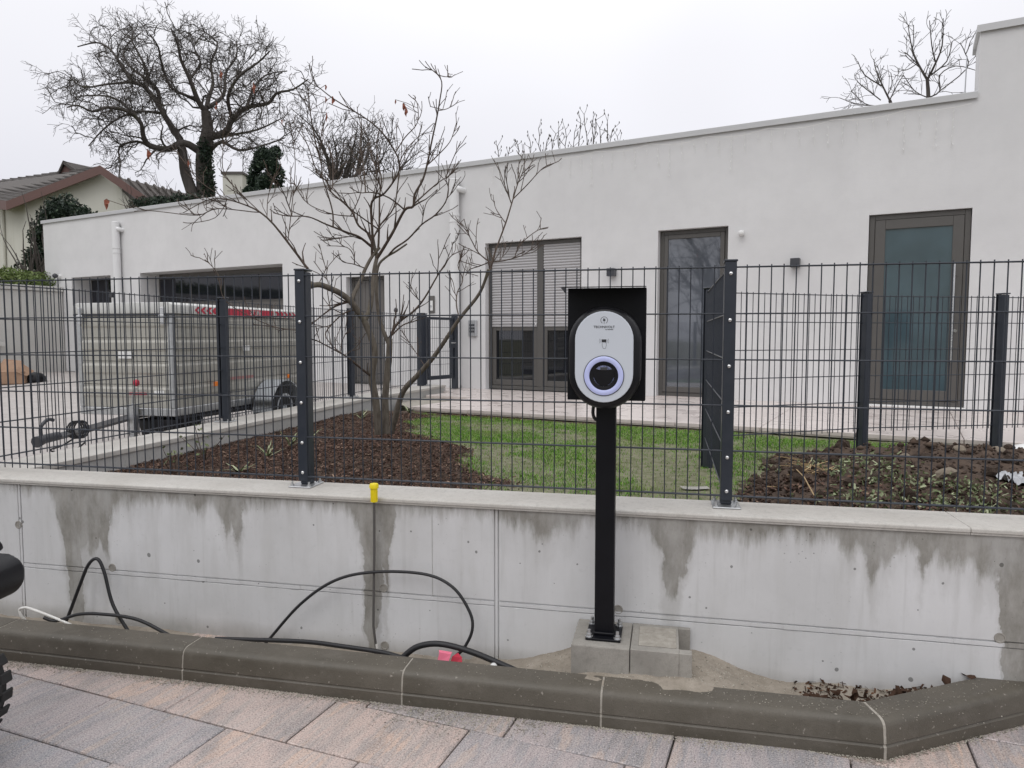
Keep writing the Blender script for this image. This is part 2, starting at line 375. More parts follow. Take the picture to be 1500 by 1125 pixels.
def bark(name, a, b, sc=30, moss=None):
    t = NT(name); v = t.obj((1, 1, .25)); n = t.noise(v, sc, 5, .65); c = t.mix(t.mr(n, .3, .7), a, b)
    if moss: c = t.mix(t.mr(t.noise(t.obj(), 2.2, 4), .56, .68, 0, .6), c, moss)
    t.bump(n, .6, .01); return t.fin(c, .85, 0, .25)
M['bark'] = bark('grey_bark', (.075, .062, .05), (.16, .14, .115), 45, (.1, .1, .04))
M['twig'] = bark('twig_bark', (.055, .038, .03), (.11, .085, .068), 60)
M['oakbark'] = bark('oak_bark', (.05, .043, .04), (.1, .088, .08), 4, (.065, .065, .035))
M['dryleaf'] = island('dry_leaf', [(0, (.2, .05, .03)), (.5, (.3, .1, .06)), (1, (.12, .04, .03))], .7)
M['litter'] = island('leaf_litter', [(0, (.03, .02, .016)), (.7, (.075, .045, .032)), (.95, (.15, .075, .04)), (1, (.32, .12, .03))], .95, .05)
M['mulch'] = island('bark_chips', [(0, (.03, .017, .013)), (.5, (.072, .04, .029)), (.82, (.125, .07, .05)), (.965, (.2, .12, .085)), (1, (.42, .3, .22))], .8)
def soilm(name, a, b):
    t = NT(name); v = t.obj(); n = t.noise(v, 14, 6, .7); n2 = t.noise(v, 90, 4)
    t.bump(t.mix(.5, n, n2), .9, .02); return t.fin(t.mix(t.mr(n, .3, .7), a, b), .9, 0, .3)
M['soil'] = soilm('dark_soil', (.04, .027, .021), (.115, .08, .058))
M['lawnsoil'] = soilm('lawn_soil', (.1, .115, .045), (.25, .235, .17))
M['grass'] = island('grass_blades', [(0, (.05, .12, .01)), (.5, (.095, .22, .014)), (.84, (.16, .29, .025)), (.95, (.3, .33, .12)), (1, (.42, .38, .24))], .5)
def grassm():
    t = NT('grass_blades'); g = t.n('ShaderNodeNewGeometry')
    c = t.ramp(g.outputs['Random Per Island'], [(0, (.05, .14, .008)), (.5, (.1, .26, .012)), (.86, (.17, .34, .022)), (.96, (.3, .34, .12)), (1, (.42, .38, .24))])
    n = t.noise(t.obj(world=True), 1.7, 5, .65); c = t.mix(t.mr(n, .5, .68, 0, .6), c, (.24, .26, .1)); return t.fin(c, .5, 0, .3)
M['grass'] = grassm()
M['weed'] = island('weed_leaves', [(0, (.07, .095, .035)), (.6, (.16, .195, .09)), (1, (.38, .41, .26))], .5)
M['evergreen'] = island('evergreen_leaves', [(0, (.01, .019, .013)), (.6, (.02, .036, .022)), (1, (.045, .07, .038))], .55)
M['hedge'] = island('hedge_leaves', [(0, (.06, .09, .02)), (.6, (.12, .17, .045)), (1, (.2, .25, .09))], .6)
M['stone'] = simple('field_stone', (.2, .165, .125), .85, 0, .4, 9, .5, 30, rand=True)
M['clod'] = island('soil_clods', [(0, (.03, .022, .018)), (.7, (.075, .053, .041)), (1, (.12, .09, .068))], .95, .1)
def cream():
    t = NT('cream_render'); v = t.obj(); n = t.noise(v, .6, 5); st = t.noise(t.obj((1, 1, .08)), 2.5, 4)
    c = t.mix(t.mr(n, .3, .7), (.52, .51, .45), (.6, .59, .53)); return t.fin(t.mix(t.mr(st, .55, .75, 0, .4), c, (.34, .33, .22)), .9, 0, .2)
M['cream'] = cream()
M['fascia'] = simple('brown_fascia', (.13, .07, .06), .6)
M['tiles'] = simple('dark_roof_tile', (.095, .085, .078), .75, 0, .3, 3, rand=True)
M['skylight'] = simple('skylight_glass', (.3, .31, .33), .2)
M['plasticwhite'] = simple('plastic_sheet', (.42, .43, .45), .25, 0, .3, 14)
M['mudfilm'] = simple('muddy_film', (.34, .33, .3), .5, 0, .3, 20)
M['earth'] = soilm('earth', (.1, .11, .05), (.16, .15, .09))

# ------------------------------------------------------------------ pavement
pav = MB().box(-9, 9, -4, 6, -.06, -.022).build('pavement', M['joint']); tag(pav, kind='structure')
PA = R(21.7); PU = Vector((math.cos(PA), -math.sin(PA), 0)); PN = Vector((math.sin(PA), math.cos(PA), 0))
slab_me = MB().box(-.2965, .2965, -.1605, .1605, -.05, 0).mesh('paving_slab', .004); slab_me.materials.append(M['paver'])
KERB_D = R(12.0); KP = Vector((1.322, 2.441, 0)); KU = Vector((math.cos(KERB_D), -math.sin(KERB_D), 0)); KV = Vector((math.sin(KERB_D), math.cos(KERB_D), 0))
N2_ = Vector((-math.sin(R(19.2)), math.cos(R(19.2)), 0))
for r in range(-7, 6):
    n0 = 2.063 + .328 * r + .164
    off = [-1.725, -1.0, -.58][r % 3] if r < 0 or r > 1 else (-1.725 if r == 0 else -.99)
    if r == -1: off = -2.0
    for k in range(-8, 9):
        a = off + .3 + .6 * k
        p = PU * a + PN * n0
        lim = (p - KP).dot(KV)
        if (lim > .3 and (p - KP).dot(N2_) > .3) or abs(p.x) > 3.6 or p.y < .3: continue
        o = bpy.data.objects.new('paving_slab', slab_me); C.objects.link(o); o.parent = pav
        o.location = (p.x, p.y, random.uniform(-.003, .002)); o.rotation_euler = (random.uniform(-.004, .004), random.uniform(-.004, .004), -PA + random.uniform(-.003, .003))

# ------------------------------------------------------------------ kerb
kerb = bpy.data.objects.new('kerb', None); C.objects.link(kerb); tag(kerb, kind='structure')
KPROF = [(0, -.03), (0, .042), (.005, .046), (.006, .05), (.002, .054), (.009, .108), (.013, .12), (.02, .129), (.031, .134), (.045, .136), (.14, .136), (.14, -.03)]
def kerb_stone(P, D, t0, t1, m0=0., m1=0., name='kerb_stone', mat=None, grow=0.):
    """stone from t0 to t1 along D from P; m0/m1 = tangent of mitre at the ends"""
    N = Vector((-D.y, D.x, 0)); mb = MB(); n = len(KPROF); vs_ = []
    ring = []
    for e_, (t, mt) in enumerate(((t0, m0), (t1, m1))):
        for d, z in KPROF:
            vs_.append(P + D * (t + d * mt) + N * (d + (-grow if d < .05 else grow)) + Vector((0, 0, z + (grow if z > .1 else 0))))
    c = (vs_[0] + vs_[n]) / 2
    fs = [tuple(range(n)), tuple(range(n, 2 * n))[::-1]] + [(i, (i + 1) % n, n + (i + 1) % n, n + i) for i in range(n)]
    mb.add([q - c for q in vs_], fs)
    o = mb.build(name, mat or M['kerb'], kerb, smooth=40); o.location = c; return o
def cut(P, D, ts, m_end=(0, 0)):
    for i in range(len(ts) - 1):
        a, b = ts[i], ts[i + 1]
        kerb_stone(P, D, a + .004, b - .004, m_end[0] if i == 0 else 0, m_end[1] if i == len(ts) - 2 else 0)
        if i: kerb_stone(P, D, a - .006, a + .006, name='mortar_joint', mat=M['mortar'], grow=-.002)
D1 = KU; D2 = Vector((math.cos(R(19.2)), math.sin(R(19.2)), 0)); mt = math.tan(R(15.6))
cut(KP, D1, [-5.8, -4.81, -3.81, -2.82, -1.81, -1.004, -.002], (0, -mt))
cut(KP, D2, [.002, 1.0, 2.0, 3.0], (mt, 0))
# mitre mortar
mb = MB(); N1 = Vector((-D1.y, D1.x, 0)); N2 = Vector((-D2.y, D2.x, 0)); vs_ = []
for Dv, Nv, t, mm in ((D1, N1, -.008, -mt), (D2, N2, .008, mt)):
    for d, z in KPROF: vs_.append(Dv * (t + d * mm) + Nv * (d + (.001 if d < .05 else -.001)) + Vector((0, 0, z - (.001 if z > .1 else 0))))
n = len(KPROF)
mb.add(vs_, [tuple(range(n)), tuple(range(n, 2 * n))[::-1]] + [(i, (i + 1) % n, n + (i + 1) % n, n + i) for i in range(n)])
o = mb.build('mortar_joint', M['mortar'], kerb); o.location = KP

def scatter_grains(name, pts, size, mat, kind='stuff', parent=None, flat=.6):
    """little tetra/octa grains, joined"""
    n = len(pts); P = np.asarray(pts, float); s = size * np.random.uniform(.5, 1.3, (n, 1, 1))
    base = np.array([[1, 0, 0], [-1, 0, 0], [0, 1, 0], [0, -1, 0], [0, 0, flat], [0, 0, -flat]], float)
    an = np.random.uniform(0, 6.28, n); ca, sa = np.cos(an), np.sin(an)
    b = base[None] * np.random.uniform(.6, 1.3, (n, 6, 3)) * s
    V = np.stack([b[..., 0] * ca[:, None] - b[..., 1] * sa[:, None], b[..., 0] * sa[:, None] + b[..., 1] * ca[:, None], b[..., 2]], -1) + P[:, None, :]
    fi = np.array([[0, 2, 4], [2, 1, 4], [1, 3, 4], [3, 0, 4], [2, 0, 5], [1, 2, 5], [3, 1, 5], [0, 3, 5]])
    Fq = (fi[None] + (np.arange(n) * 6)[:, None, None]).reshape(-1, 3)
    o = link(name, np_mesh(name, V.reshape(-1, 3), Fq), mat, parent)
    if kind: o['kind'] = kind
    return o
pts = []
for i in range(5200):
    t = random.uniform(-4.6, 0); d = -abs(random.gauss(0, .022)) * (1.0 + 1.2 * mnoise.noise(Vector((t * 2.3, 0, 0))) + (1.5 if -1.9 < t < -1.2 else 0)) + .004
    p = KP + KU * t + KV * d; pts.append((p.x, p.y, .001))
for i in range(700):
    t = random.uniform(0, 1.2); d = -abs(random.gauss(0, .014)); p = KP + D2 * t + N2 * d; pts.append((p.x, p.y, .001))
scatter_grains('gravel', pts, .0034, M['grit'])
pts = []
for i in range(500):
    t = random.gauss(-1.62, .16) if i % 3 else random.uniform(-4, .6); d = -abs(random.gauss(0, .1)) - .01
    p = KP + KU * t + KV * d; pts.append((p.x, p.y, .002))
scatter_grains('loose_grit', pts, .003, M['grit'])

pts = []
for i in range(420):
    t = random.gauss(-.35, .35) if i % 2 else random.uniform(-3.8, 0); d = random.uniform(.035, .135); p = KP + KU * t + KV * d; pts.append((p.x, p.y, .137))
for i in range(160):
    t = random.uniform(.03, .9); p = KP + D2 * t + N2 * random.uniform(.035, .135); pts.append((p.x, p.y, .137))
scatter_grains('kerb_grit', pts, .0026, M['grit'])
pts = []
for i in range(2200):
    p = Vector((random.uniform(-2.6, 2.2), random.uniform(1.6, 3.1), .001))
    if (p - KP).dot(KV) < 0 and (p - KP).dot(N2) < 0: pts.append(tuple(p))
scatter_grains('loose_grit', pts, .0016, M['grit'])
# strip of sand between kerb and wall
def sand_z(u, v):
    z = (.0 if u < .9 else .02) + .02 * mnoise.noise(Vector((u * 4, v * 4, 3)))
    z += .035 * max(0, min(1, (u - 2.1) / .3)) + .05 * max(0, min(1, (u - 2.6) / .4))
    pile = .125 * math.exp(-((u - 1.72) / .42) ** 4) * (1 - .25 * max(0, (u - 1.9)) ) + .02 * math.exp(-((u - 1.22) / .16) ** 2)
    z += pile * (1 + .18 * mnoise.noise(Vector((u * 7, v * 7, 1))))
    z += .006 * mnoise.noise(Vector((u * 30, v * 30, 0)))
    p = F(u, v) - KP; d = p.dot(KV)
    if d < .2 and z > .11: z = min(z, .1345 + .004 * mnoise.noise(Vector((u * 9, v * 9, 6))) + max(0, d - .1) * .28 - max(0, .07 - d) * .2)
    return z
V_, Fq = [], []; nu, nv = 330, 22
for j in range(nv + 1):
    for i in range(nu + 1):
        u = -3.2 + 7.6 * i / nu; v = -.62 + .475 * j / nv
        p = F(u, v, sand_z(u, v)); V_.append((p.x, p.y, p.z))
for j in range(nv):
    for i in range(nu):
        a = j * (nu + 1) + i; pc = V_[a]; q = Vector((pc[0], pc[1], 0)) - KP
        if q.dot(KV) < .04 or (q.dot(D2) > -.02 and q.dot(N2) < .1): continue
        Fq.append((a, a + 1, a + nu + 2, a + nu + 1))
me = np_mesh('sand_strip', V_, Fq); sand = link('sand_strip', me, M['sand']); tag(sand, kind='structure')
for p in me.polygons: p.use_smooth = True
pts = []
for i in range(2200):
    u = random.gauss(1.75, .36) if i % 3 else random.uniform(-1.6, 2.3); v = random.uniform(-.45, -.16)
    p = F(u, v, sand_z(u, v))
    if (p - KP).dot(KV) < .06 or (p - KP).dot(N2) < .15: continue
    pts.append(tuple(p))
scatter_grains('sand_grains', pts, .0035, M['grit'])

# ------------------------------------------------------------------ street retaining wall
wall = thing('retaining_wall', 'long pale concrete retaining wall with wet drip stains below the wire mesh fence', 'wall', FO, -FA)
WF = -.155
seams = [-3.0, -1.573, 1.027, 3.63, 5.2]
for i in range(4):
    for z0, z1 in ((-.1, .265), (.2915, .715)):
        MB().box(seams[i] + .011, seams[i + 1] - .011, WF, .06, z0, z1).build('concrete_panel', M['concrete'], wall, .002)
    mb = MB(); k_ = 40                      # ragged grout ridge between the lifts
    for k in range(k_):
        a = seams[i] + .012 + (seams[i + 1] - seams[i] - .024) * k / k_; b = seams[i] + .012 + (seams[i + 1] - seams[i] - .024) * (k + 1) / k_
        mb.box(a, b - .0002, WF - .0015 + random.uniform(-.0015, .0015), .06, .2695 + random.uniform(-.001, .001), .2865 + random.uniform(-.0015, .0015))
    mb.build('grout_ridge', M['concrete'], wall)
    MB().box(seams[i] - .006, seams[i] + .006, WF - .001, .06, -.1, .714).build('grout_ridge', M['concrete'], wall, .001)
MB().box(-2.99, 5.19, WF + .008, .055, -.1, .714).build('wall_core', M['concrete'], wall)
for a, b in ((-3.0, 2.95), (2.95, 5.2)):     # coping pieces
    MB().prism([(-.170, .7245), (-.170, .739), (-.164, .744), (.10, .744), (.10, .7245)], a + .001, b - .001, 'x').build('coping_stone', M['coping'], wall, .002)
    MB().prism([(-.1645, .7155), (-.1645, .724), (.08, .724), (.08, .7155)], a + .001, b - .001, 'x').build('coping_lip', M['coping'], wall)
for u in (.721,): MB().box(u - .0015, u + .0015, WF - .0012, WF + .01, .283, .70).build('form_line', M['sidewall'], wall)
for (u, z) in [(.478, .308), (-1.013, .302), (-1.584, .495), (1.577, .296), (3.074, .305), (.481, .03), (-.985, .03)]:
    Mx = Matrix.Translation((u, WF, z)) @ Matrix.Rotation(R(90), 4, 'X')
    MB().lathe([(.021, -.01), (.021, .0025), (.017, .0035), (.015, .001), (0.0, .001)], 18, Mx).build('tie_hole_plug', M['block'], wall, smooth=40)

# ------------------------------------------------------------------ wire mesh fences
def tubeme(name, p0, p1, r, n, mat):
    me = MB().cyl(p0, p1, r, n=n).mesh(name, smooth=60); me.materials.append(mat); return me
VW_ME = tubeme('vertical_wire', (0, 0, .768), (0, 0, 1.803), .0028, 6, M['anth'])
def post_meshes(z0, z1, front=True):
    m = {}
    m['post'] = MB().box(-.024, .024, -.002, .058, z0 + .008, z1).mesh('fence_post', .004); m['post'].materials.append(M['anth'])
    m['bar'] = MB().box(-.0245, .0245, -.021, -.0155, z0 + .03, z1 + .004).mesh('clamping_bar', .0015); m['bar'].materials.append(M['anth'])
    m['cap'] = MB().box(-.029, .029, -.024, .063, z1 + .0045, z1 + .014).mesh('post_cap', .003); m['cap'].materials.append(M['anth'])
    m['plate'] = MB().box(-.06, .06, -.06, .085, z0 + .0005, z0 + .0075).mesh('base_plate', .002); m['plate'].materials.append(M['galv'])
    return m
def dome(n=10):
    return MB().lathe([(.0095, 0), (.0095, .002), (.008, .0055), (.0045, .008), (0, .0085)], n, Matrix.Rotation(R(90), 4, 'X')).mesh('bolt', smooth=60)
DOME = dome(); DOME.materials.append(M['steel'])
ANCH = MB().lathe([(.012, 0), (.012, .002), (.0085, .0021), (.0085, .009), (.005, .0095), (.005, .022), (0, .0225)], 8).mesh('anchor_bolt', smooth=40); ANCH.materials.append(M['galv'])
PMESH = {}
def put(name, me, parent, loc=(0, 0, 0), rz=0):
    o = bpy.data.objects.new(name, me); C.objects.link(o); o.parent = parent; o.location = loc; o.rotation_euler = (0, 0, rz)
    KIDS.setdefault(parent.name, []).append(o); return o
def fence_post(parent, loc, rz, z0=.744, z1=1.812, plate=True):
    key = (round(z0, 3), z1)
    if key not in PMESH: PMESH[key] = post_meshes(z0, z1)
    m = PMESH[key]
    po = put('fence_post', m['post'], parent, loc, rz)
    put('clamping_bar', m['bar'], po); put('post_cap', m['cap'], po)
    for z in (1.765, 1.565, 1.365, 1.165, .965, .815):
        if z > z0 + .03: put('bolt', DOME, po, (0, -.021, z))
    if plate:
        put('base_plate', m['plate'], po)
        for sx in (-.045, .045):
            for sy in (-.045, .07): put('anchor_bolt', ANCH, po, (sx, sy, z0 + .0075))
    return po
HZ = [.793, .993, 1.193, 1.393, 1.593, 1.793]
def run(parent, P0, P1, vstep=.05, hz=HZ, dv=0., vme=None):
    """wires of one mesh panel from P0 to P1 (Vectors, parent's own frame)"""
    d = (P1 - P0); Ln = d.length; d = d / Ln; rz = math.atan2(d.y, d.x); n = Vector((-d.y, d.x, 0))
    k = int(Ln / vstep); s0 = (Ln - k * vstep) / 2
    for i in range(k + 1):
        p = P0 + d * (s0 + i * vstep); put('vertical_wire', vme or VW_ME, parent, (p.x, p.y, dv))
    for z in hz:
        for sd in (-1, 1):
            a = P0 + n * (.0068 * sd); 
            hm = tubeme('horizontal_wire', (0, 0, 0), (Ln, 0, 0), .0034, 6, M['anth'])
            put('horizontal_wire', hm, parent, (a.x, a.y, z + dv), rz)
ff = thing('front_fence', 'anthracite wire mesh fence standing on the concrete retaining wall along the street', 'fence', FO, -FA)
for u in (-2.03, 0, 2.035, 4.07): fence_post(ff, (u, 0, 0), 0)
for a, b in ((-2.03, 0), (0, 2.035), (2.035, 4.07)): run(ff, Vector((a + .006, -.0085, 0)), Vector((b - .006, -.0085, 0)))
# side fence along the drive
sf_pts = [F(-2.03, .06), Vector((-2.52, 6.24, 0)), Vector((-1.975, 8.727, 0)), Vector((-1.33, 10.742, 0))]
sf = thing('side_fence', 'anthracite wire mesh fence on the low concrete wall between trailer and garden', 'fence', sf_pts[0], 0)
loc = [p - sf_pts[0] for p in sf_pts]
for i in range(3):
    d = (loc[i + 1] - loc[i]); rz = math.atan2(d.y, d.x)
    if i < 2: fence_post(sf, loc[i + 1], rz + math.pi)
    run(sf, loc[i], loc[i + 1])
fence_post(sf, loc[3], R(72) + math.pi)
# garden fence behind the post on the right
gB = FO + FU * 2.04 + FV * 1.86; gC = Vector((2.66, 5.43, 0)); gD = Vector((3.81, 5.62, 0)); gE = Vector((5.6, 5.95, 0))
gf = thing('garden_fence', 'anthracite wire mesh fence turning back from the right post around the soil bed', 'fence', F(2.035, .07), 0)
loc = [p - F(2.035, .07) for p in (F(2.035, .07), gB, gC, gD, gE)]
gz0 = [0, .5, .5, .45, .5]
for i in range(4):
    d = loc[i + 1] - loc[i]; rz = math.atan2(d.y, d.x)
    run(gf, loc[i], loc[i + 1])
    if i == 3: break
    d2 = loc[i + 2] - loc[i + 1]
    fence_post(gf, loc[i + 1], math.atan2(d2.y, d2.x) + math.pi, gz0[i + 1], 1.812, False)

# ------------------------------------------------------------------ garden wall beside the drive
sw = thing('garden_wall', 'low smooth concrete wall between the mulch bed and the paved drive', 'wall')
OUT, INN = .09, .26
def offs(p, d, o): n = Vector((d.y, -d.x, 0)).normalized(); return p + n * o
ext = [sf_pts[0] - (sf_pts[1] - sf_pts[0]).normalized() * .1] + sf_pts[1:3] + [sf_pts[3] + (sf_pts[3] - sf_pts[2]).normalized() * .25]
dirs = [(ext[1] - ext[0]).normalized(), (ext[2] - ext[1]).normalized(), (ext[3] - ext[2]).normalized()]
ndir = [dirs[0], (dirs[0] + dirs[1]).normalized(), (dirs[1] + dirs[2]).normalized(), dirs[2]]
def strip(o0, o1, z0, z1, i):
    a, b = ext[i], ext[i + 1]
    q = [offs(a, ndir[i], o0), offs(b, ndir[i + 1], o0), offs(b, ndir[i + 1], o1), offs(a, ndir[i], o1)]
    return MB().add([p + Vector((0, 0, z)) for z in (z0, z1) for p in q], [(3, 2, 1, 0), (4, 5, 6, 7)] + [(k, (k + 1) % 4, 4 + (k + 1) % 4, 4 + k) for k in range(4)])
for i in range(3):
    strip(-OUT + .012, INN - .012, -.05, .708, i).build('concrete_panel', M['sidewall'], sw)
    strip(-OUT, INN, .7085, .7435 - (.0008 if i == 0 else 0), i).build('coping_stone', M['coping'], sw, .003)

# ------------------------------------------------------------------ drive, terrace, garden ground
def drive_z(q): return max(.0, .65 - .05 * max(0., -q - .8))
drv = bpy.data.objects.new('driveway', None); C.objects.link(drv); tag(drv, kind='structure')
mb = MB()
qs = [-.0, -.8, -13.8, -14.5]
for i in range(3):
    q0, q1 = qs[i], qs[i + 1]
    a = [B(-15, q0, drive_z(q0) - .03), B(4, q0, drive_z(q0) - .03), B(4, q1, drive_z(q1) - .03), B(-15, q1, drive_z(q1) - .03)]
    if i == 0: mb.add(a, [(0, 1, 2, 3)])
# bed of the drive: only left of the garden wall
V_, Fq = [], []
import itertools
for j in range(60):
    for i in range(2):
        Y = 4.0 + j * .22; x1 = np.interp(Y, [p.y for p in ext], [p.x for p in ext]) - .02; x0 = -13
        x = (x0, x1)[i]; rel = Vector((x, Y, 0)) - BO; q = rel.dot(BN); V_.append((x, Y, drive_z(q) - .03))
Fq = [(2 * j, 2 * j + 1, 2 * j + 3, 2 * j + 2) for j in range(59)]
link('drive_bed', np_mesh('drive_bed', V_, Fq), M['mortar'], drv)
dsl = MB().box(-.297, .297, -.297, .297, -.04, 0).mesh('drive_slab', .004); dsl.materials.append(M['drive'])
cnt = 0
for j in range(0, 14):
    for i in range(0, 22):
        s = -14.4 + .6 * i + (.3 if j % 2 else 0); q = -.3 - .6 * j; p = B(s, q)
        lx = np.interp(p.y, [e_.y for e_ in ext], [e_.x for e_ in ext]) - OUT
        if p.x > lx - .3 or p.y < 4.9 or p.x < -.78 * p.y - 1: continue
        if cnt >= 290: continue
        o = bpy.data.objects.new('drive_slab', dsl); C.objects.link(o); o.parent = drv; cnt += 1
        sl = math.atan(.05) if q < -.8 else 0
        o.location = (p.x, p.y, drive_z(q)); o.rotation_euler = (sl, 0, -BA)
ter = MB(); ter.add([B(-3.6, .0, .60), B(7, .0, .60), B(7, -2.8, .60), B(-1.95, -2.8, .60), B(-3.6, -1.4, .6)] + [B(-3.6, .0, .612), B(7, .0, .612), B(7, -2.8, .612), B(-1.95, -2.8, .612), B(-3.6, -1.4, .612)],
        [(0, 1, 2, 3, 4), (9, 8, 7, 6, 5)] + [(k, (k + 1) % 5, 5 + (k + 1) % 5, 5 + k) for k in range(5)])
ter = ter.build('terrace', M['mortar']); tag(ter, kind='structure')
tsl = MB().box(-.397, .397, -.348, .348, -.037, 0).mesh('terrace_slab', .003); tsl.materials.append(M['terrace'])
for j in range(4):
    for i in range(14):
        s = -3.2 + .8 * i; q = -.35 - .7 * j
        if j == 3 and s < -1.6: continue
        if j == 2 and s < -2.0: continue
        if s < -2.9 and j == 1: continue
        p = B(s, q); o = bpy.data.objects.new('terrace_slab', tsl); C.objects.link(o); o.parent = ter
        o.location = (p.x, p.y, .65 + random.uniform(-.001, .001)); o.rotation_euler = (0, 0, -BA)

BED = [(-.12, 3.3), (-.15, 4.3), (-.22, 4.7), (-.3, 5.15), (-.55, 5.6), (-.85, 6.1), (-1.02, 6.9), (-.75, 7.4), (-.3, 7.75), (.6, 7.6)]
def bed_x(y): return float(np.interp(y, [b[1] for b in BED[:7]], [b[0] for b in BED[:7]]))
def right_bed(x, y):
    """>0 inside the soil bed on the right"""
    u = (Vector((x, y, 0)) - FO).dot(FU); v = (Vector((x, y, 0)) - FO).dot(FV)
    edge = 2.06 if v < .5 else 2.06 + .25 * (v - .5)
    lim = 1.25 + .55 * (u - 2.0) * .9
    return min(u - edge, 2.35 - v + .1 * (u - 2), lim + 1.0 - v)
def gz(x, y):
    n = mnoise.noise(Vector((x * 1.3, y * 1.3, 0))); n2 = mnoise.noise(Vector((x * 6, y * 6, 5))); n3 = mnoise.noise(Vector((x * 15, y * 15, 9)))
    z = .588 + .008 * n + .006 * n2
    m = max(0, min(1, (bed_x(y) - x) / .25 + .3))
    z += m * (.015 + .012 * n2)
    z += .13 * math.exp(-((x + .85) / .62) ** 2 - ((y - 5.05) / .72) ** 2) + .05 * math.exp(-((x + 1.05) / .4) ** 2 - ((y - 5.9) / .5) ** 2)
    rb = max(0, min(1, right_bed(x, y) / .3))
    if rb > 0:
        u = (Vector((x, y, 0)) - FO).dot(FU); v = (Vector((x, y, 0)) - FO).dot(FV)
        hump = .12 * math.exp(-((u - 3.6) / .8) ** 2 - ((v - 1.9) / .8) ** 2) + .04 * math.exp(-((u - 2.6) / .5) ** 2 - ((v - .9) / .5) ** 2)
        z += rb * (.045 + hump + .04 * n2 + .03 * n3 + .022 * abs(mnoise.noise(Vector((x * 9, y * 9, 21)))))
    return z
def in_garden(x, y, m=0.):
    if (Vector((x, y, 0)) - FO).dot(FV) < .09 + m: return False
    if x < np.interp(y, [e_.y for e_ in ext], [e_.x for e_ in ext]) + INN / .97 + m: return False
    q = (Vector((x, y, 0)) - BO).dot(BN)
    return q < -2.8 - m
V_, idx, Fq, Fm = [], {}, [], []
step = .055
for j in range(0, 115):
    for i in range(0, 165):
        x = -3.2 + i * step; y = 2.2 + j * step
        idx[i, j] = len(V_); V_.append((x, y, gz(x, y)))
lawnF, bedF, soilF = [], [], []
for j in range(114):
    for i in range(164):
        x, y, _ = V_[idx[i, j]]
        if (Vector((x, y, 0)) - FO).dot(FV) < .0: continue
        if x < np.interp(y, [e_.y for e_ in ext], [e_.x for e_ in ext]) + .1: continue
        if (Vector((x, y, 0)) - BO).dot(BN) > -2.7: continue
        q = (idx[i, j], idx[i + 1, j], idx[i + 1, j + 1], idx[i, j + 1])
        jit = .06 * mnoise.noise(Vector((x * 5, y * 5, 2))) - .2 * mnoise.noise(Vector((x * 2.2, y * 2.2, 8)))
        if x + jit < bed_x(y) or (y > 6.6 and (Vector((x, y, 0)) - BO).dot(BN) > -2.95 - .12 * (x < .2)): bedF.append(q)
        elif right_bed(x, y) + jit > 0: soilF.append(q)
        else: lawnF.append(q)
for nm, fs, mt_ in (('lawn', lawnF, M['lawnsoil']), ('mulch_bed', bedF, M['soil']), ('soil_heap', soilF, M['soil'])):
    me = np_mesh(nm, V_, fs)
    bm = bmesh.new(); bm.from_mesh(me); bmesh.ops.delete(bm, geom=[v for v in bm.verts if not v.link_faces], context='VERTS'); bm.to_mesh(me); bm.free()
    for p in me.polygons: p.use_smooth = True
    tag(link(nm, me, mt_), kind='structure')
# chips
def chips(name, pts, ln, wd, mat, tilt=.6):
    n = len(pts); P = np.asarray(pts, float); l = ln * np.random.uniform(.5, 1.4, n); w_ = wd * np.random.uniform(.5, 1.4, n)
    az = np.random.uniform(0, 6.28, n); el = np.random.normal(0, tilt, n) * .6; ro = np.random.normal(0, tilt, n)
    d = np.stack([np.cos(az) * np.cos(el), np.sin(az) * np.cos(el), np.sin(el)], -1)
    s = np.stack([-np.sin(az), np.cos(az), np.zeros(n)], -1); up = np.cross(d, s)
    s2 = s * np.cos(ro)[:, None] + up * np.sin(ro)[:, None]
    a = d * l[:, None] / 2; b = s2 * w_[:, None] / 2
    V = np.stack([P - a - b, P + a - b * .6, P + a * .9 + b, P - a * .8 + b * .8], 1).reshape(-1, 3)
    Fq = np.arange(4 * n).reshape(-1, 4)
    return link(name, np_mesh(name, V, Fq), mat)
pts = []
while len(pts) < 60000:
    x = random.uniform(-3.0, .6); y = random.uniform(3.3, 8.2)
    if not in_garden(x, y, -.02): continue
    d = x - bed_x(y) - random.gauss(0, .05) - .24 * mnoise.noise(Vector((x * 2.2, y * 2.2, 8))) - (abs(random.gauss(0, .15)) if random.random() < .1 else 0)
    strip_ = y > 6.6 and (Vector((x, y, 0)) - BO).dot(BN) > -2.98 and x < .1
    if d > 0 and not strip_: continue
    if y > 5.8 and random.random() < .45: continue
    pts.append((x, y, gz(x, y) + random.uniform(0, .014)))
tag(chips('bark_mulch', pts, .021, .006, M['mulch']), kind='stuff')
# grass blades
def blades(name, pts, h, wd, mat, lean=.35):
    n = len(pts); P = np.asarray(pts, float); hh = h * np.random.uniform(.5, 1.4, n); az = np.random.uniform(0, 6.28, n); le = np.abs(np.random.normal(0, lean, n))
    d = np.stack([np.cos(az) * np.sin(le), np.sin(az) * np.sin(le), np.cos(le)], -1); s = np.stack([-np.sin(az), np.cos(az), np.zeros(n)], -1) * (wd / 2)
    mid = P + d * hh[:, None] * .55; tip = P + d * hh[:, None] + np.stack([np.cos(az), np.sin(az), -np.ones(n)], -1) * (hh * .15)[:, None]
    V = np.stack([P - s, P + s, mid + s * .8, mid - s * .8, tip], 1).reshape(-1, 3); b = np.arange(n)[:, None] * 5
    Fq = np.concatenate([b + np.array([[0, 1, 2]]), b + np.array([[0, 2, 3]]), b + np.array([[3, 2, 4]])], 0)
    return link(name, np_mesh(name, V, Fq), mat)
pts = []; tries = 0
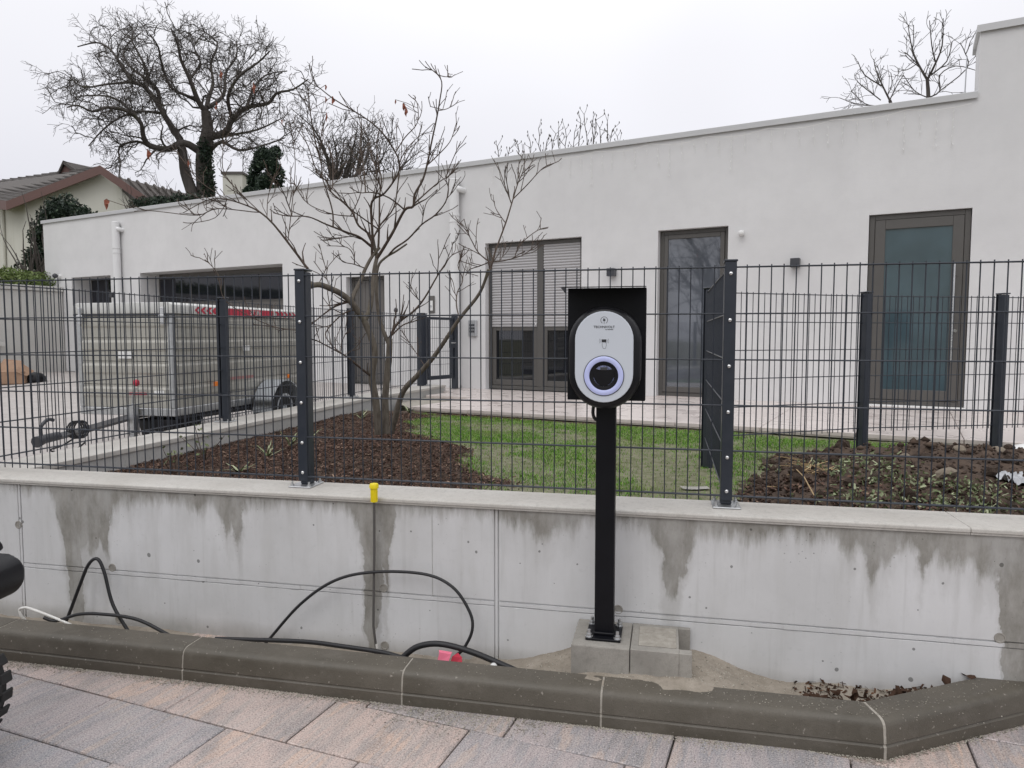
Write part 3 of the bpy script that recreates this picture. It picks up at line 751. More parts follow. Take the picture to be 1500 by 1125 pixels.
while len(pts) < 90000 and tries < 420000:
    tries += 1
    y = random.uniform(2.9, 8.4); x = random.uniform(-1.2, 4.6)
    if not in_garden(x, y, .0): continue
    if x < bed_x(y) + .24 * mnoise.noise(Vector((x * 2.2, y * 2.2, 8))) + random.gauss(.03, .06) or right_bed(x, y) > random.gauss(-.03, .05): continue
    q = (Vector((x, y, 0)) - BO).dot(BN)
    if q > -2.9: continue
    n = mnoise.noise(Vector((x * 1.5, y * 1.5, 11))) + .6 * mnoise.noise(Vector((x * 5, y * 5, 12)))
    dens = .66 + 1.15 * n
    if y < 5.7: dens -= .3
    if x > 1.0 and y < 4.6: dens -= .3
    if random.random() > max(.1, min(1, dens)): continue
    pts.append((x, y, gz(x, y) - .003))
tag(blades('grass', pts, .022, .0038, M['grass'], .6), kind='stuff')

# ------------------------------------------------------------------ white house
house = thing('white_house', 'long white flat roofed house with grey framed doors behind the fenced garden', 'house', BO, -BA)
holes = [(-13.81, -12.32, .55, 2.825, .5), (-11.28, -7.04, .55, 2.825, .5), (-5.5, -4.65, .55, 2.515, .2), (-2.65, -1.02, .64, 2.925, .17), (.117, 1.061, .64, 2.93, .17), (2.71, 3.752, .64, 2.932, .1)]
SL, SR, ZT, RISE, ZR = -14.894, 9.0, 4.148, 3.757, 4.86
ss = sorted({SL, SR, RISE, *[h[0] for h in holes], *[h[1] for h in holes]}); zs = sorted({-.2, ZT, ZR, *[h[2] for h in holes], *[h[3] for h in holes]})
mb = MB()
for i in range(len(ss) - 1):
    for j in range(len(zs) - 1):
        sm, zm = (ss[i] + ss[i + 1]) / 2, (zs[j] + zs[j + 1]) / 2
        if any(h[0] < sm < h[1] and h[2] < zm < h[3] for h in holes): continue
        if zm > ZT and sm < RISE: continue
        mb.add([(ss[i], 0, zs[j]), (ss[i + 1], 0, zs[j]), (ss[i + 1], 0, zs[j + 1]), (ss[i], 0, zs[j + 1])], [(0, 1, 2, 3)])
for a, b, z0, z1, d in holes:
    mb.add([(a, 0, z0), (a, d, z0), (a, d, z1), (a, 0, z1)], [(0, 1, 2, 3)]); mb.add([(b, 0, z0), (b, d, z0), (b, d, z1), (b, 0, z1)], [(3, 2, 1, 0)])
    mb.add([(a, 0, z1), (b, 0, z1), (b, d, z1), (a, d, z1)], [(3, 2, 1, 0)]); mb.add([(a, 0, z0), (b, 0, z0), (b, d, z0), (a, d, z0)], [(0, 1, 2, 3)])
    mb.add([(a - .0, d + .06, z0), (b, d + .06, z0), (b, d + .06, z1), (a, d + .06, z1)], [(0, 1, 2, 3)])
mb.add([(SL, 0, -.2), (SL, 7, -.2), (SL, 7, ZT), (SL, 0, ZT)], [(3, 2, 1, 0)])
mb.add([(SL, 7, -.2), (SR, 7, -.2), (SR, 7, ZT), (SL, 7, ZT)], [(3, 2, 1, 0)])
mb.add([(SR, 0, -.2), (SR, 7, -.2), (SR, 7, ZR), (SR, 0, ZR)], [(0, 1, 2, 3)])
mb.add([(RISE, 0, ZT), (RISE, .62, ZT), (RISE, .62, ZR), (RISE, 0, ZR)], [(3, 2, 1, 0)]); mb.add([(RISE, .62, ZT), (SR, .62, ZT), (SR, .62, ZR), (RISE, .62, ZR)], [(3, 2, 1, 0)])
mb.build('wall', M['plaster'], house, recalc=False)
MB().box(SL - .0, SR, .01, 7.0, ZT - .12, ZT - .03).build('roof', M['boundary'], house)
cop = MB().prism([(-.035, ZT - .018), (-.035, ZT + .05), (-.028, ZT + .056), (.34, ZT + .045), (.34, ZT - .02), (0.005, ZT + .0005), (-.029, ZT + .0005), (-.029, ZT - .018)], SL - .035, RISE - .001, 'x').build('roof_coping', M['coppingmetal'], house)
MB().prism([(-.035, ZR - .02), (-.035, ZR + .055), (.6, ZR + .05), (.66, ZR - .04), (.655, ZR - .045), (.59, ZR + .0005), (-.029, ZR + .0005), (-.029, ZR - .02)], RISE - .035, SR, 'x').build('roof_coping', M['coppingmetal'], house)
MB().box(RISE - .4, RISE - .05, .5, .9, ZT + .03, ZT + .16).build('roof_outlet', M['block'], house, .01)
MB().tube([(RISE - .09, .6, ZR - .06), (RISE - .1, .6, ZT + .1)], .008, 6).build('lightning_rod', M['galv'], house)
MB().box(-14.24, -13.83, -.018, .0, .62, .66).build('plinth_strip', M['lamp'], house); 
# downpipes
for s, wd in ((-11.93, .078), (-3.16, .078)):
    dp = MB().tube([(s, -.09, 3.93), (s, -.09, .8)], wd, 16).build('downpipe', M['pipe'], house, smooth=50)
    MB().cyl((s, -.09, 3.93), (s, -.09, 3.945), wd * 1.04, wd * .9, 16).build('pipe_cap', M['pipe'], dp, smooth=40)
    MB().tube(spline([(s + .04, -.09, 3.8), (s + .1, -.08, 3.78), (s + .12, .01, 3.77)], 5), .045, 12).build('elbow', M['pipe'], dp, smooth=60)
    for z in (3.38, 3.28, 1.7): MB().lathe([(wd * 1.001, -.012), (wd * 1.1, -.01), (wd * 1.1, .01), (wd * 1.001, .012)], 16, Matrix.Translation((s, -.09, z))).build('pipe_bracket', M['pipe'], dp, smooth=40)
    MB().cyl((s, -.09, .66), (s, -.09, .8), wd * 1.08, n=16).build('pipe_base', M['whiteplastic'], dp, smooth=40)
    MB().box(s - .07, s + .07, -.16, -.02, .652, .70).build('gully', M['lamp'], dp, .008)
# garage doors with dark glass band
def leaf_frame(a, b, z0, z1, q, t, fw, mat, name='door_frame', parent=house, fb=None):
    fb = fw if fb is None else fb
    mb = MB(); mb.box(a, a + fw, q, q + t, z0, z1); mb.box(b - fw, b, q, q + t, z0, z1); mb.box(a + fw, b - fw, q, q + t, z1 - fw, z1); mb.box(a + fw, b - fw, q, q + t, z0, z0 + fb)
    return mb.build(name, mat, parent, .004)
g = MB().box(-11.275, -7.045, .45, .52, .62, 2.82).build('garage_door', M['doorpanel'], house)
MB().box(-11.27, -7.05, .435, .4495, 2.18, 2.74).build('window_frame', M['frame'], g)
for i in range(4):
    a = -11.22 + i * 1.04; MB().box(a, a + .99, .425, .4345, 2.21, 2.71).build('pane', M['garageglass'], g)
for z in (1.12, 1.62): MB().box(-11.27, -7.05, .444, .4495, z, z + .015).build('panel_joint', M['lamp'], g)
g = MB().box(-13.8, -12.33, .45, .52, .62, 2.82).build('side_door', M['doorpanel'], house)
MB().box(-13.76, -12.37, .435, .4495, 1.75, 2.78).build('pane', M['garageglass'], g)
# entry door with vertical boards
g = leaf_frame(-5.49, -4.66, .655, 2.51, .14, .06, .05, M['frame'])
for i in range(9): MB().box(-5.437 + i * .0815, -5.437 + i * .0815 + .078, .152, .2, .665, 2.455).build('door_board', M['doorpanel'], g, .004)
MB().tube([(-4.78, .12, 1.1), (-4.78, .12, 1.9)], .012, 8).build('handle', M['steel'], g, smooth=60)
# shuttered double door
g = leaf_frame(-2.645, -1.025, .655, 2.915, .1, .07, .055, M['frame'], 'patio_door')
MB().box(-1.79, -1.69, .098, .171, .71, 2.86).build('mullion', M['frame'], g, .003)
slat_l = MB().prism([(.112, 0), (.104, .012), (.104, .026), (.112, .0385), (.125, .0385), (.125, 0)], -.395, .395, 'x').mesh('shutter_slat', smooth=35); slat_l.materials.append(M['shutter'])
for side, cx, ln in ((0, -2.19, .79), (1, -1.385, .6)):
    z = 1.665
    while z < 2.83:
        o = put('shutter_slat', slat_l, g, (cx, 0, z)); o.scale = (ln / .79, 1, 1); z += .0415
    MB().box(cx - ln / 2, cx + ln / 2, .1, .13, 1.63, 1.662).build('shutter_rail', M['shutter'], g, .003)
    wf = leaf_frame(cx - ln / 2 + .0, cx + ln / 2, .715, 1.63, .115, .05, .06, M['frame'], 'sash_frame', g, .09)
    MB().box(cx - ln / 2 + .06, cx + ln / 2 - .06, .14, .15, .80, 1.63).build('pane', M['glass'], wf)
MB().box(-1.82, -1.80, .09, .1, 1.66, 1.68).build('shutter_stop', M['whiteplastic'], g)
# narrow glazed door
g = leaf_frame(.122, 1.056, .655, 2.925, .1, .07, .055, M['frame'], 'glazed_door')
wf = leaf_frame(.18, .998, .712, 2.868, .085, .06, .055, M['frame'], 'sash_frame', g, .075)
MB().box(.235, .943, .105, .12, .787, 2.813).build('pane', M['greyglass'], wf)
MB().box(.11, 1.07, -.015, .1, .650, .657).build('threshold', M['terrace'], g)
# front door with tall bar handle
g = leaf_frame(2.715, 3.747, .668, 2.927, .04, .07, .06, M['frame'], 'front_door')
wf = leaf_frame(2.778, 3.684, .732, 2.864, .03, .07, .11, M['frame'], 'door_leaf', g, .12)
MB().box(2.886, 3.576, .05, .06, .851, 2.755).build('pane', M['tealglass'], wf)
h = MB().tube([(3.60, -.03, 1.19), (3.60, -.03, 2.33)], .014, 12).build('bar_handle', M['steel'], wf, smooth=60)
for z in (1.35, 2.18): MB().cyl((3.60, -.03, z), (3.63, .032, z), .008, n=8).build('handle_bracket', M['steel'], wf, smooth=60)
MB().cyl((3.635, .02, 1.55), (3.635, .031, 1.55), .02, n=14).build('lock', M['steel'], wf, smooth=40)
MB().box(2.70, 3.76, -.03, .09, .640, .667).build('threshold', M['whiteplastic'], g, .004)

# fixtures on the wall
def wall_lamp(s, z, label):
    p = B(s, 0, z); t = thing('wall_lamp', label, 'lamp', p, -BA, 'dark cube lamps on the white house wall')
    MB().box(-.055, .055, -.115, -.012, -.055, .055).build('lamp_body', M['lamp'], t, .003); MB().box(-.045, .045, -.012, 0, -.045, .045).build('mounting_plate', M['lamp'], t)
    MB().box(-.04, .04, -.1, -.03, -.058, -.0552).build('lens', M['skylight'], t)
wall_lamp(-12.17, 2.38, 'dark cube wall lamp between the side door and the left downpipe, above the trailer')
wall_lamp(-.533, 2.385, 'dark cube wall lamp just above the black charging station')
wall_lamp(1.902, 2.40, 'dark cube wall lamp left of the teal glass front door')
t = thing('motion_detector', 'small round white motion detector beside the narrow glazed door', 'sensor', B(1.236, 0, 2.82), -BA)
MB().box(-.03, .03, -.03, 0, -.03, .03).build('mounting_base', M['whiteplastic'], t, .006); MB().lathe([(0, -.045), (.02, -.042), (.035, -.02), (.037, 0), (.03, .02), (0, .028)], 16, Matrix.Translation((0, -.06, 0))).build('detector_head', M['whiteplastic'], t, smooth=60)
t = thing('security_camera', 'small white and black security camera at the left end of the house wall', 'camera', B(-14.27, 0, 2.87), -BA)
MB().cyl((0, 0, 0), (0, -.05, 0), .05, n=14).build('mount', M['whiteplastic'], t, smooth=40); MB().lathe([(.0, -.06), (.045, -.04), (.06, 0), (.045, .04), (0, .06)], 14, Matrix.Translation((-.03, -.1, .01))).build('camera_head', M['lamp'], t, smooth=60)
t = thing('door_intercom', 'slim grey intercom panel with pale button on the white wall right of the grey door', 'intercom', B(-3.665, 0, 2.0), -BA)
MB().box(-.055, .055, -.03, 0, -.14, .14).build('housing', M['doorpanel'], t, .006); MB().box(-.035, .035, -.034, -.03, -.1, .06).build('button_panel', M['whiteplastic'], t); MB().cyl((0, -.034, -.03), (0, -.04, -.03), .02, n=12).build('button', M['steel'], t)
t = thing('key_safe', 'square grey keypad box on the wall right of the downpipe', 'keypad', B(-2.87, 0, 1.61), -BA)
MB().box(-.075, .075, -.045, 0, -.13, .13).build('housing', M['galv'], t, .01)
for i in range(3):
    for j in range(3): MB().box(-.045 + i * .033, -.02 + i * .033, -.05, -.045, -.07 + j * .05, -.035 + j * .05).build('key', M['lamp'], t)
t = thing('door_bell', 'small black oval fitting on the wall right of the grey entry door', 'bell', B(-4.41, 0, 1.92), -BA)
MB().lathe([(0, -.02), (.03, -.018), (.045, 0)], 14, Matrix.Translation((0, 0, 0)) @ Matrix.Rotation(R(-90), 4, 'X')).build('bell_body', M['lamp'], t, smooth=60)
# string of icicle lights under the roof edge
t = thing('light_string', 'thin white icicle light string hanging under the roof edge of the house', 'string lights', B(0, 0, ZT), -BA)
pts = []; s = -2.6
while s < 3.7: pts.append((s, -.045, -.05 - .05 * abs(math.sin(s * 4.1)) )); s += .09
MB().tube(pts, .0028, 4).build('wire', M['whitecable'], t)
mbw, mbb = MB(), MB()
for i in range(38):
    s = -2.5 + i * .163; ln = random.choice([.15, .3, .45, .25]); z0 = -.07
    mbw.tube([(s, -.04, z0), (s + random.uniform(-.02, .02), -.02, z0 - ln)], .0018, 4)
    for k in range(int(ln / .09)): mbb.tube([(s + random.uniform(-.01, .01), -.03, z0 - .05 - k * .09), (s + random.uniform(-.01, .01), -.03, z0 - .072 - k * .09)], .005, 5)
o = mbw.build('strands', M['whitecable'], t); o['kind'] = 'stuff'; o = mbb.build('bulbs', M['whiteplastic'], t); o['kind'] = 'stuff'

# ------------------------------------------------------------------ garden gate
gd = (Vector((-.93, 11.33, 0)) - Vector((-1.33, 10.742, 0))); rz = math.atan2(gd.y, gd.x); Lg = gd.length
gt = thing('garden_gate', 'small anthracite mesh gate between the low wall end and the white house', 'gate', Vector((-1.33, 10.742, 0)), rz)
MB().box(.09, Lg - .02, -.02, .02, 1.735, 1.775).build('gate_rail', M['anth'], gt, .003); MB().box(.09, Lg - .02, -.02, .02, .82, .88).build('gate_rail', M['anth'], gt, .003)
MB().box(.09, .13, -.02, .02, .8805, 1.7345).build('gate_stile', M['anth'], gt, .003); MB().box(Lg - .06, Lg - .02, -.02, .02, .8805, 1.7345).build('gate_stile', M['anth'], gt, .003)
for i in range(10): put('vertical_wire', tubeme('gate_wire', (0, 0, .88), (0, 0, 1.735), .003, 6, M['anth']) if i == 0 else bpy.data.meshes['gate_wire'], gt, (.17 + i * (Lg - .27) / 9, 0, 0))
for z in (1.05, 1.25, 1.45, 1.62): MB().tube([(.13, 0, z), (Lg - .06, 0, z)], .0035, 6).build('horizontal_wire', M['anth'], gt)
MB().box(Lg + .0, Lg + .08, -.04, .04, .65, 1.83).build('gate_post', M['anth'], gt, .004); MB().box(-.09, -.0, -.05, .05, .744, 1.83).build('gate_post', M['anth'], gt, .004)
MB().box(Lg - .06, Lg - .0, -.035, .035, 1.3, 1.42).build('lock_box', M['anth'], gt, .004); MB().tube([(Lg - .04, -.03, 1.38), (Lg - .04, -.08, 1.38), (Lg - .14, -.08, 1.38)], .009, 8).build('handle', M['steel'], gt, smooth=60)
for z in (.95, 1.62): MB().cyl((.07, -.03, z - .03), (.07, -.03, z + .03), .014, n=10).build('hinge', M['anth'], gt, smooth=40)

# ------------------------------------------------------------------ concrete blocks
def block(u0, u1, label, hole):
    t = thing('concrete_block', label, 'block', F((u0 + u1) / 2, -.295, .05), -FA); w2 = (u1 - u0) / 2
    if not hole: MB().box(-w2, w2, -.137, .135, -.03, .194).build('block_body', M['block'], t, .006, 2)
    else:
        mb = MB(); mb.box(-w2, w2 - .05, -.137, .135, -.03, .194); mb.box(w2 - .0499, w2, -.137, -.095, -.03, .194); mb.box(w2 - .0499, w2, .112, .135, -.03, .194); mb.box(w2 - .004, w2, -.0948, .1118, -.03, .1); mb.box(w2 - .0498, w2 - .0041, -.0947, .1117, -.03, .06)
        mb.build('block_body', M['block'], t, .004)
        MB().box(-w2 + .03, w2 - .06, -.095, .1, .1945, .197).build('mortar_patch', M['mortar'], t, .003)
block(1.405, 1.641, 'left concrete block on the sand, carrying the post of the charging station', False)
block(1.644, 1.885, 'right concrete block on the sand, empty with a square hole at its end', True)

# ------------------------------------------------------------------ charging station
BZ = .245
cs = thing('charging_station', 'black car charging station with pale oval face and glowing ring on a square post', 'charger', F(1.530, -.30, BZ), -FA)
MB().box(-.0395, .0395, -.035, .035, .01, 1.2).build('post', M['black'], cs, .003)
bp = MB().box(-.072, .072, -.085, .085, 0, .0095).build('base_plate', M['black'], cs, .002)
MB().box(-.042, .042, -.05, -.0355, .0098, .022).build('foot_strip', M['black'], bp, .003)
HEX = MB().lathe([(.016, 0), (.016, .003), (.011, .0032), (.011, .014), (.007, .0145), (.007, .03), (0, .031)], 8).mesh('bolt', smooth=30); HEX.materials.append(M['galv'])
for sx in (-.058, .058):
    for sy in (-.068, .068): put('bolt', HEX, bp, (sx, sy, .0095))
zb = lambda z: z - BZ
hood = MB()
hood.box(-.157, .157, -.042, -.036, zb(1.235), zb(1.69))
hood.box(-.157, -.154, -.0355, .028, zb(1.235), zb(1.69)); hood.box(.154, .157, -.0355, .028, zb(1.235), zb(1.69))
hood.box(-.1535, .1535, -.0355, .028, zb(1.687), zb(1.69)); hood.box(-.1535, .1535, -.0355, .028, zb(1.235), zb(1.238))
hood.build('back_panel', M['black'], cs, .0012)
hd = MB().add([Vector(p) for p in [(-.165, -.16, zb(1.685)), (.157, -.16, zb(1.685)), (.157, -.0425, zb(1.692)), (-.165, -.0425, zb(1.692)), (-.165, -.16, zb(1.688)), (.157, -.16, zb(1.688)), (.157, -.0425, zb(1.695)), (-.165, -.0425, zb(1.695))]],
              [(3, 2, 1, 0), (4, 5, 6, 7), (0, 1, 5, 4), (1, 2, 6, 5), (2, 3, 7, 6), (3, 0, 4, 7)]).build('rain_hood', M['black'], cs)
MB().add([Vector(p) for p in [(-.186, -.06, zb(1.694)), (-.1652, -.06, zb(1.694)), (-.1652, -.06, zb(1.668)), (-.186, -.05, zb(1.694)), (-.1652, -.05, zb(1.694)), (-.1652, -.05, zb(1.668))]], [(0, 1, 2), (5, 4, 3), (0, 3, 4, 1), (1, 4, 5, 2), (2, 5, 3, 0)]).build('hood_corner', M['lamp'], hd)
def stadium(hw, z0, z1, n=20):
    """rounded outline: elliptical caps on straight sides"""
    cz0, cz1 = z0 + hw * 1.0, z1 - hw * .98
    return [(hw * math.cos(R(180 * i / n)), cz1 + (z1 - cz1) * math.sin(R(180 * i / n))) for i in range(n + 1)] + [(hw * math.cos(R(180 + 180 * i / n)), cz0 + (cz0 - z0) * math.sin(R(180 + 180 * i / n))) for i in range(n + 1)]
def loft(rings):
    mb = MB(); n = len(rings[0][0]); vs_ = []
    for poly, y in rings: vs_ += [(p[0], y, p[1]) for p in poly]
    fs = [(k * n + i, k * n + (i + 1) % n, (k + 1) * n + (i + 1) % n, (k + 1) * n + i) for k in range(len(rings) - 1) for i in range(n)]
    fs.append(tuple(range((len(rings) - 1) * n, len(rings) * n))); fs.append(tuple(range(n))[::-1]); return mb.add(vs_, fs)
cx0, cx1 = zb(1.208), zb(1.612)
loft([(stadium(.142, cx0, cx1), -.043), (stadium(.143, cx0 - .001, cx1 + .001), -.105), (stadium(.139, cx0 + .003, cx1 - .003), -.125), (stadium(.13, cx0 + .012, cx1 - .012), -.138), (stadium(.118, cx0 + .025, cx1 - .024), -.142)]).build('housing', M['blackplastic'], cs, smooth=50)
fz0, fz1 = zb(1.236), zb(1.593)
fp = loft([(stadium(.1135, fz0, fz1), -.1425), (stadium(.1135, fz0, fz1), -.1445), (stadium(.1115, fz0 + .002, fz1 - .002), -.1462)]).build('face_plate', M['face'], cs, smooth=30)
RX = lambda y, z: Matrix.Translation((0, y, z)) @ Matrix.Rotation(R(90), 4, 'X')
rz_ = zb(1.341)
MB().lathe([(.0795, 0), (.0795, .002), (.077, .0025), (.077, .0)], 48, RX(-.1462, rz_)).build('ring_gap', M['lamp'], fp, smooth=30)
MB().lathe([(.0765, 0), (.0765, .003), (.072, .0055), (.062, .0058), (.057, .003), (.057, 0)], 48, RX(-.1462, rz_)).build('light_ring', M['ring'], fp, smooth=50)
sk = MB().lathe([(.0565, -.01), (.0565, .0), (.055, .002), (.048, .0015), (.04, -.001), (0, -.002)], 40, RX(-.147, rz_)).build('socket_flap', M['blackplastic'], fp, smooth=40)
MB().box(-.013, .013, -.1515, -.147, rz_ + .022, rz_ + .034).build('flap_latch', simple('grey_latch', (.06, .06, .065), .35), sk, .001)
MB().prism([(-.044, rz_ + .03), (-.02, rz_ + .024), (.02, rz_ + .024), (.044, rz_ + .03), (.04, rz_ - .005), (.028, rz_ - .027), (.012, rz_ - .04), (-.012, rz_ - .04), (-.028, rz_ - .027), (-.04, rz_ - .005)], -.1488, -.1455).build('flap_shield', M['blackplastic'], sk, .0012)
def face_text(body, size, x, z, name, sp=1.0, sx=1.0):
    o = link(name, text_mesh(body, size, space=sp), M['print'], fp); o.rotation_euler = (R(90), 0, 0); o.location = (x, -.1466, z); o.scale = (sx, 1, 1)
face_text('TECHNIVOLT', .0125, 0, zb(1.5315), 'lettering', 1.0, 1.08); face_text('by TechniSat', .0058, .02, zb(1.522), 'small_lettering')
lg = MB()
def arc_band(mb, cx, cz, r0, r1, a0, a1, y, n=18):
    po = [(cx + r1 * math.cos(R(a0 + (a1 - a0) * i / n)), cz + r1 * math.sin(R(a0 + (a1 - a0) * i / n))) for i in range(n + 1)] + [(cx + r0 * math.cos(R(a1 + (a0 - a1) * i / n)), cz + r0 * math.sin(R(a1 + (a0 - a1) * i / n))) for i in range(n + 1)]
    n2 = len(po); 
    for i in range(n): 
        mb.add([(po[i][0], y, po[i][1]), (po[i + 1][0], y, po[i + 1][1]), (po[n2 - 2 - i][0], y, po[n2 - 2 - i][1]), (po[n2 - 1 - i][0], y, po[n2 - 1 - i][1])], [(0, 1, 2, 3)])
LZ = zb(1.558)
arc_band(lg, 0, LZ, .0125, .0142, -60, 240, -.1466)
lg.box(-.0045, .0045, -.1467, -.1463, LZ - .003, LZ + .004); lg.box(-.0032, -.0014, -.1467, -.1463, LZ + .0041, LZ + .008); lg.box(.0014, .0032, -.1467, -.1463, LZ + .0041, LZ + .008); lg.box(-.0007, .0007, -.1467, -.1463, LZ - .014, LZ - .0031)
lg.build('plug_logo', M['print'], fp, recalc=False)
ic = MB(); IZ = zb(1.472)
ic.box(-.009, .009, -.1467, -.1463, IZ, IZ + .0115)
for sx in (-1, 1):
    for r in (.013, .018): arc_band(ic, 0, IZ + .005, r, r + .0008, -30 if sx > 0 else 150, 30 if sx > 0 else 210, -.1466, 8)
hp = [(-.007, -.002), (-.007, -.014), (-.003, -.024), (.006, -.024), (.009, -.013), (.009, -.004), (.004, .002)]
for i in range(len(hp)):
    a, b = hp[i], hp[(i + 1) % len(hp)]
    if i == len(hp) - 1: continue
    ic.tube([(a[0], -.1466, IZ + a[1]), (b[0], -.1466, IZ + b[1])], .0005, 4)
ic.build('card_symbol', M['print'], fp, recalc=False)
MB().tube(spline([(-.05, .0, zb(1.23)), (-.056, .0, zb(1.18)), (-.048, .0, zb(1.155)), (-.036, .0, zb(1.15))], 5), .007, 8).build('cable', M['cable'], cs, smooth=60)

# ------------------------------------------------------------------ cables along the wall
def cable(name, label, pts, r, mat, cat='cable', n=8):
    base = F(*pts[0]); o = thing(name, label, cat, base)
    MB().tube([p - base for p in spline([F(*p) for p in pts], 8)], r, n).build('sheath', mat, o, smooth=60); return o
cable('cable', 'thin black cable making a big arch in front of the wall, around the yellow cap', [(-.12, -.22, .0), (-.091, -.22, .03), (.082, -.22, .222), (.26, -.215, .349), (.456, -.21, .402), (.699, -.21, .41), (.838, -.22, .363), (.92, -.23, .26), (.935, -.24, .181), (.9, -.25, .1), (.86, -.26, .06)], .0072, M['cable'])
o = cable('cable', 'black cable rising in a narrow steep loop at the left end of the wall', [(-1.25, -.25, -.0), (-1.221, -.24, .045), (-1.143, -.235, .219), (-1.088, -.23, .335), (-1.034, -.23, .37), (-.996, -.23, .308), (-.943, -.24, .146), (-.841, -.26, .025)], .0085, M['cable'])
cable('cable', 'black cable lying in a flat low arc on the kerb below the steep loop', [(-1.3, -.3, .07), (-1.236, -.29, .055), (-1.111, -.28, .095), (-.97, -.28, .108), (-.773, -.28, .099), (-.59, -.3, .05), (-.5, -.32, .03)], .0085, M['cable'])
cable('cable', 'white cable bent over the kerb at the left end of the wall', [(-1.445, -.27, .03), (-1.46, -.28, .06), (-1.468, -.28, .09), (-1.44, -.28, .102), (-1.399, -.28, .1), (-1.235, -.29, .067), (-1.12, -.3, .04)], .0068, M['whitecable'])
cable('conduit', 'thick black conduit curving up behind the kerb beside the pink tape', [(.6, -.32, .02), (.633, -.31, .058), (.699, -.3, .108), (.804, -.3, .13), (.946, -.3, .108), (1.115, -.31, .06), (1.2, -.32, .035)], .0135, M['cable'], 'conduit', 10)
cable('cable', 'black cable lying flat along the foot of the wall behind the kerb', [(-.35, -.26, .03), (-.05, -.27, .055), (.157, -.28, .07), (.328, -.3, .075), (.529, -.31, .07), (.66, -.33, .06), (.79, -.36, .066), (.86, -.37, .06)], .011, M['cable'])
t = thing('marker_rod', 'upright thin grey rod with a bright yellow ribbed cap in front of the wall', 'rod', F(.45, -.2, 0), -FA)
MB().tube([(.008, .0, .02), (-.006, .0, .14), (-.004, .004, .3), (.001, .006, .5), (.006, .0, .745)], .0062, 8).build('rod', M['greypipe'], t, smooth=60)
MB().cyl((.01, 0, .0), (.008, 0, .055), .0066, n=8).build('rod_tip', M['whitecable'], t)
capp = MB().lathe([(.0, .728), (.013, .73), (.0145, .77), (.016, .792), (.021, .795), (.0215, .808), (.018, .816), (0, .818)], 16, Matrix.Translation((.006, 0, 0))).build('cap', M['yellow'], t, smooth=40)
for k in range(8): MB().box(.012, .0165, -.002, .002, .732, .792, Matrix.Translation((.006, 0, 0)) @ Matrix.Rotation(R(45 * k + 10), 4, 'Z')).build('rib', M['yellow'], capp)
t = thing('pink_tape', 'crumpled strip of pink tape on the cables behind the kerb', 'tape', F(.84, -.345, .085), -FA)
MB().add([(-.03, -.02, -.01), (.02, -.03, -.016), (.032, -.015, .03), (-.022, -.012, .034), (-.03, .005, .036), (.03, .01, .03)], [(0, 1, 2, 3), (3, 2, 5, 4)]).build('tape_flap', M['pink'], t, recalc=False)
MB().add([(.02, -.02, -.03), (.08, -.01, -.032), (.075, .01, .01), (.034, 0, .016), (.05, .03, .02)], [(0, 1, 2, 3), (3, 2, 4)]).build('tape_tail', M['red'], t, recalc=False)
o = MB().lathe([(.0, -.012), (.014, -.01), (.016, .006), (.009, .014), (0, .015)], 10).build('white_pebble', M['whiteplastic'], None, smooth=60); o.location = F(1.06, -.35, .075); tag(o, 'small white plastic piece lying at the end of the thick conduit', 'scrap')

# leaf litter in the corner of the kerb
leaf_me = []
for k in range(4):
    mb = MB(); n = 9; vs_ = [(0, 0, 0)]
    for i in range(n):
        a = 2 * math.pi * i / n; r = (.03 + .012 * math.cos(2 * a)) * random.uniform(.75, 1.15)
        vs_.append((r * math.cos(a) * 1.4, r * math.sin(a), .018 * math.sin(a * 1.5 + k) + .012 * math.cos(a * 2)))
    mb.add(vs_, [(0, i + 1, (i + 1) % n + 1) for i in range(n)]); m_ = mb.mesh('dry_leaf', recalc=False); m_.materials.append(M['litter']); leaf_me.append(m_)
for i in range(30):
    a = random.random(); u = 2.28 + .75 * a + random.gauss(0, .05); v = -.4 + .19 * max(0, (u - 2.3) / .7) + random.gauss(0, .035)
    v = min(v, -.18); p = F(u, v, sand_z(u, v) + .012 + .03 * random.random())
    q = p - KP
    if q.dot(N2) < .13 and q.dot(D2) > 0: p += N2 * (.15 - q.dot(N2))
    o = bpy.data.objects.new('dry_leaf', random.choice(leaf_me)); C.objects.link(o); o.location = p; o.rotation_euler = (random.uniform(-.9, .9), random.uniform(-.9, .9), random.uniform(0, 6)); s_ = random.uniform(.35, .8); o.scale = (s_, s_, s_)
    tag(o, 'dry brown leaf in the litter behind the right kerb corner', 'leaf', 'dry leaves behind the kerb corner')
pts = []
for i in range(700):
    u = random.uniform(2.3, 3.4); v = random.uniform(-.45, -.16); q = F(u, v) - KP
    if q.dot(N2) < .15 or q.dot(KV) < .15: continue
    pts.append(tuple(F(u, v, sand_z(u, v) + random.uniform(0, .012))))
tag(chips('leaf_litter', pts, .024, .01, M['litter'], .8), kind='stuff')

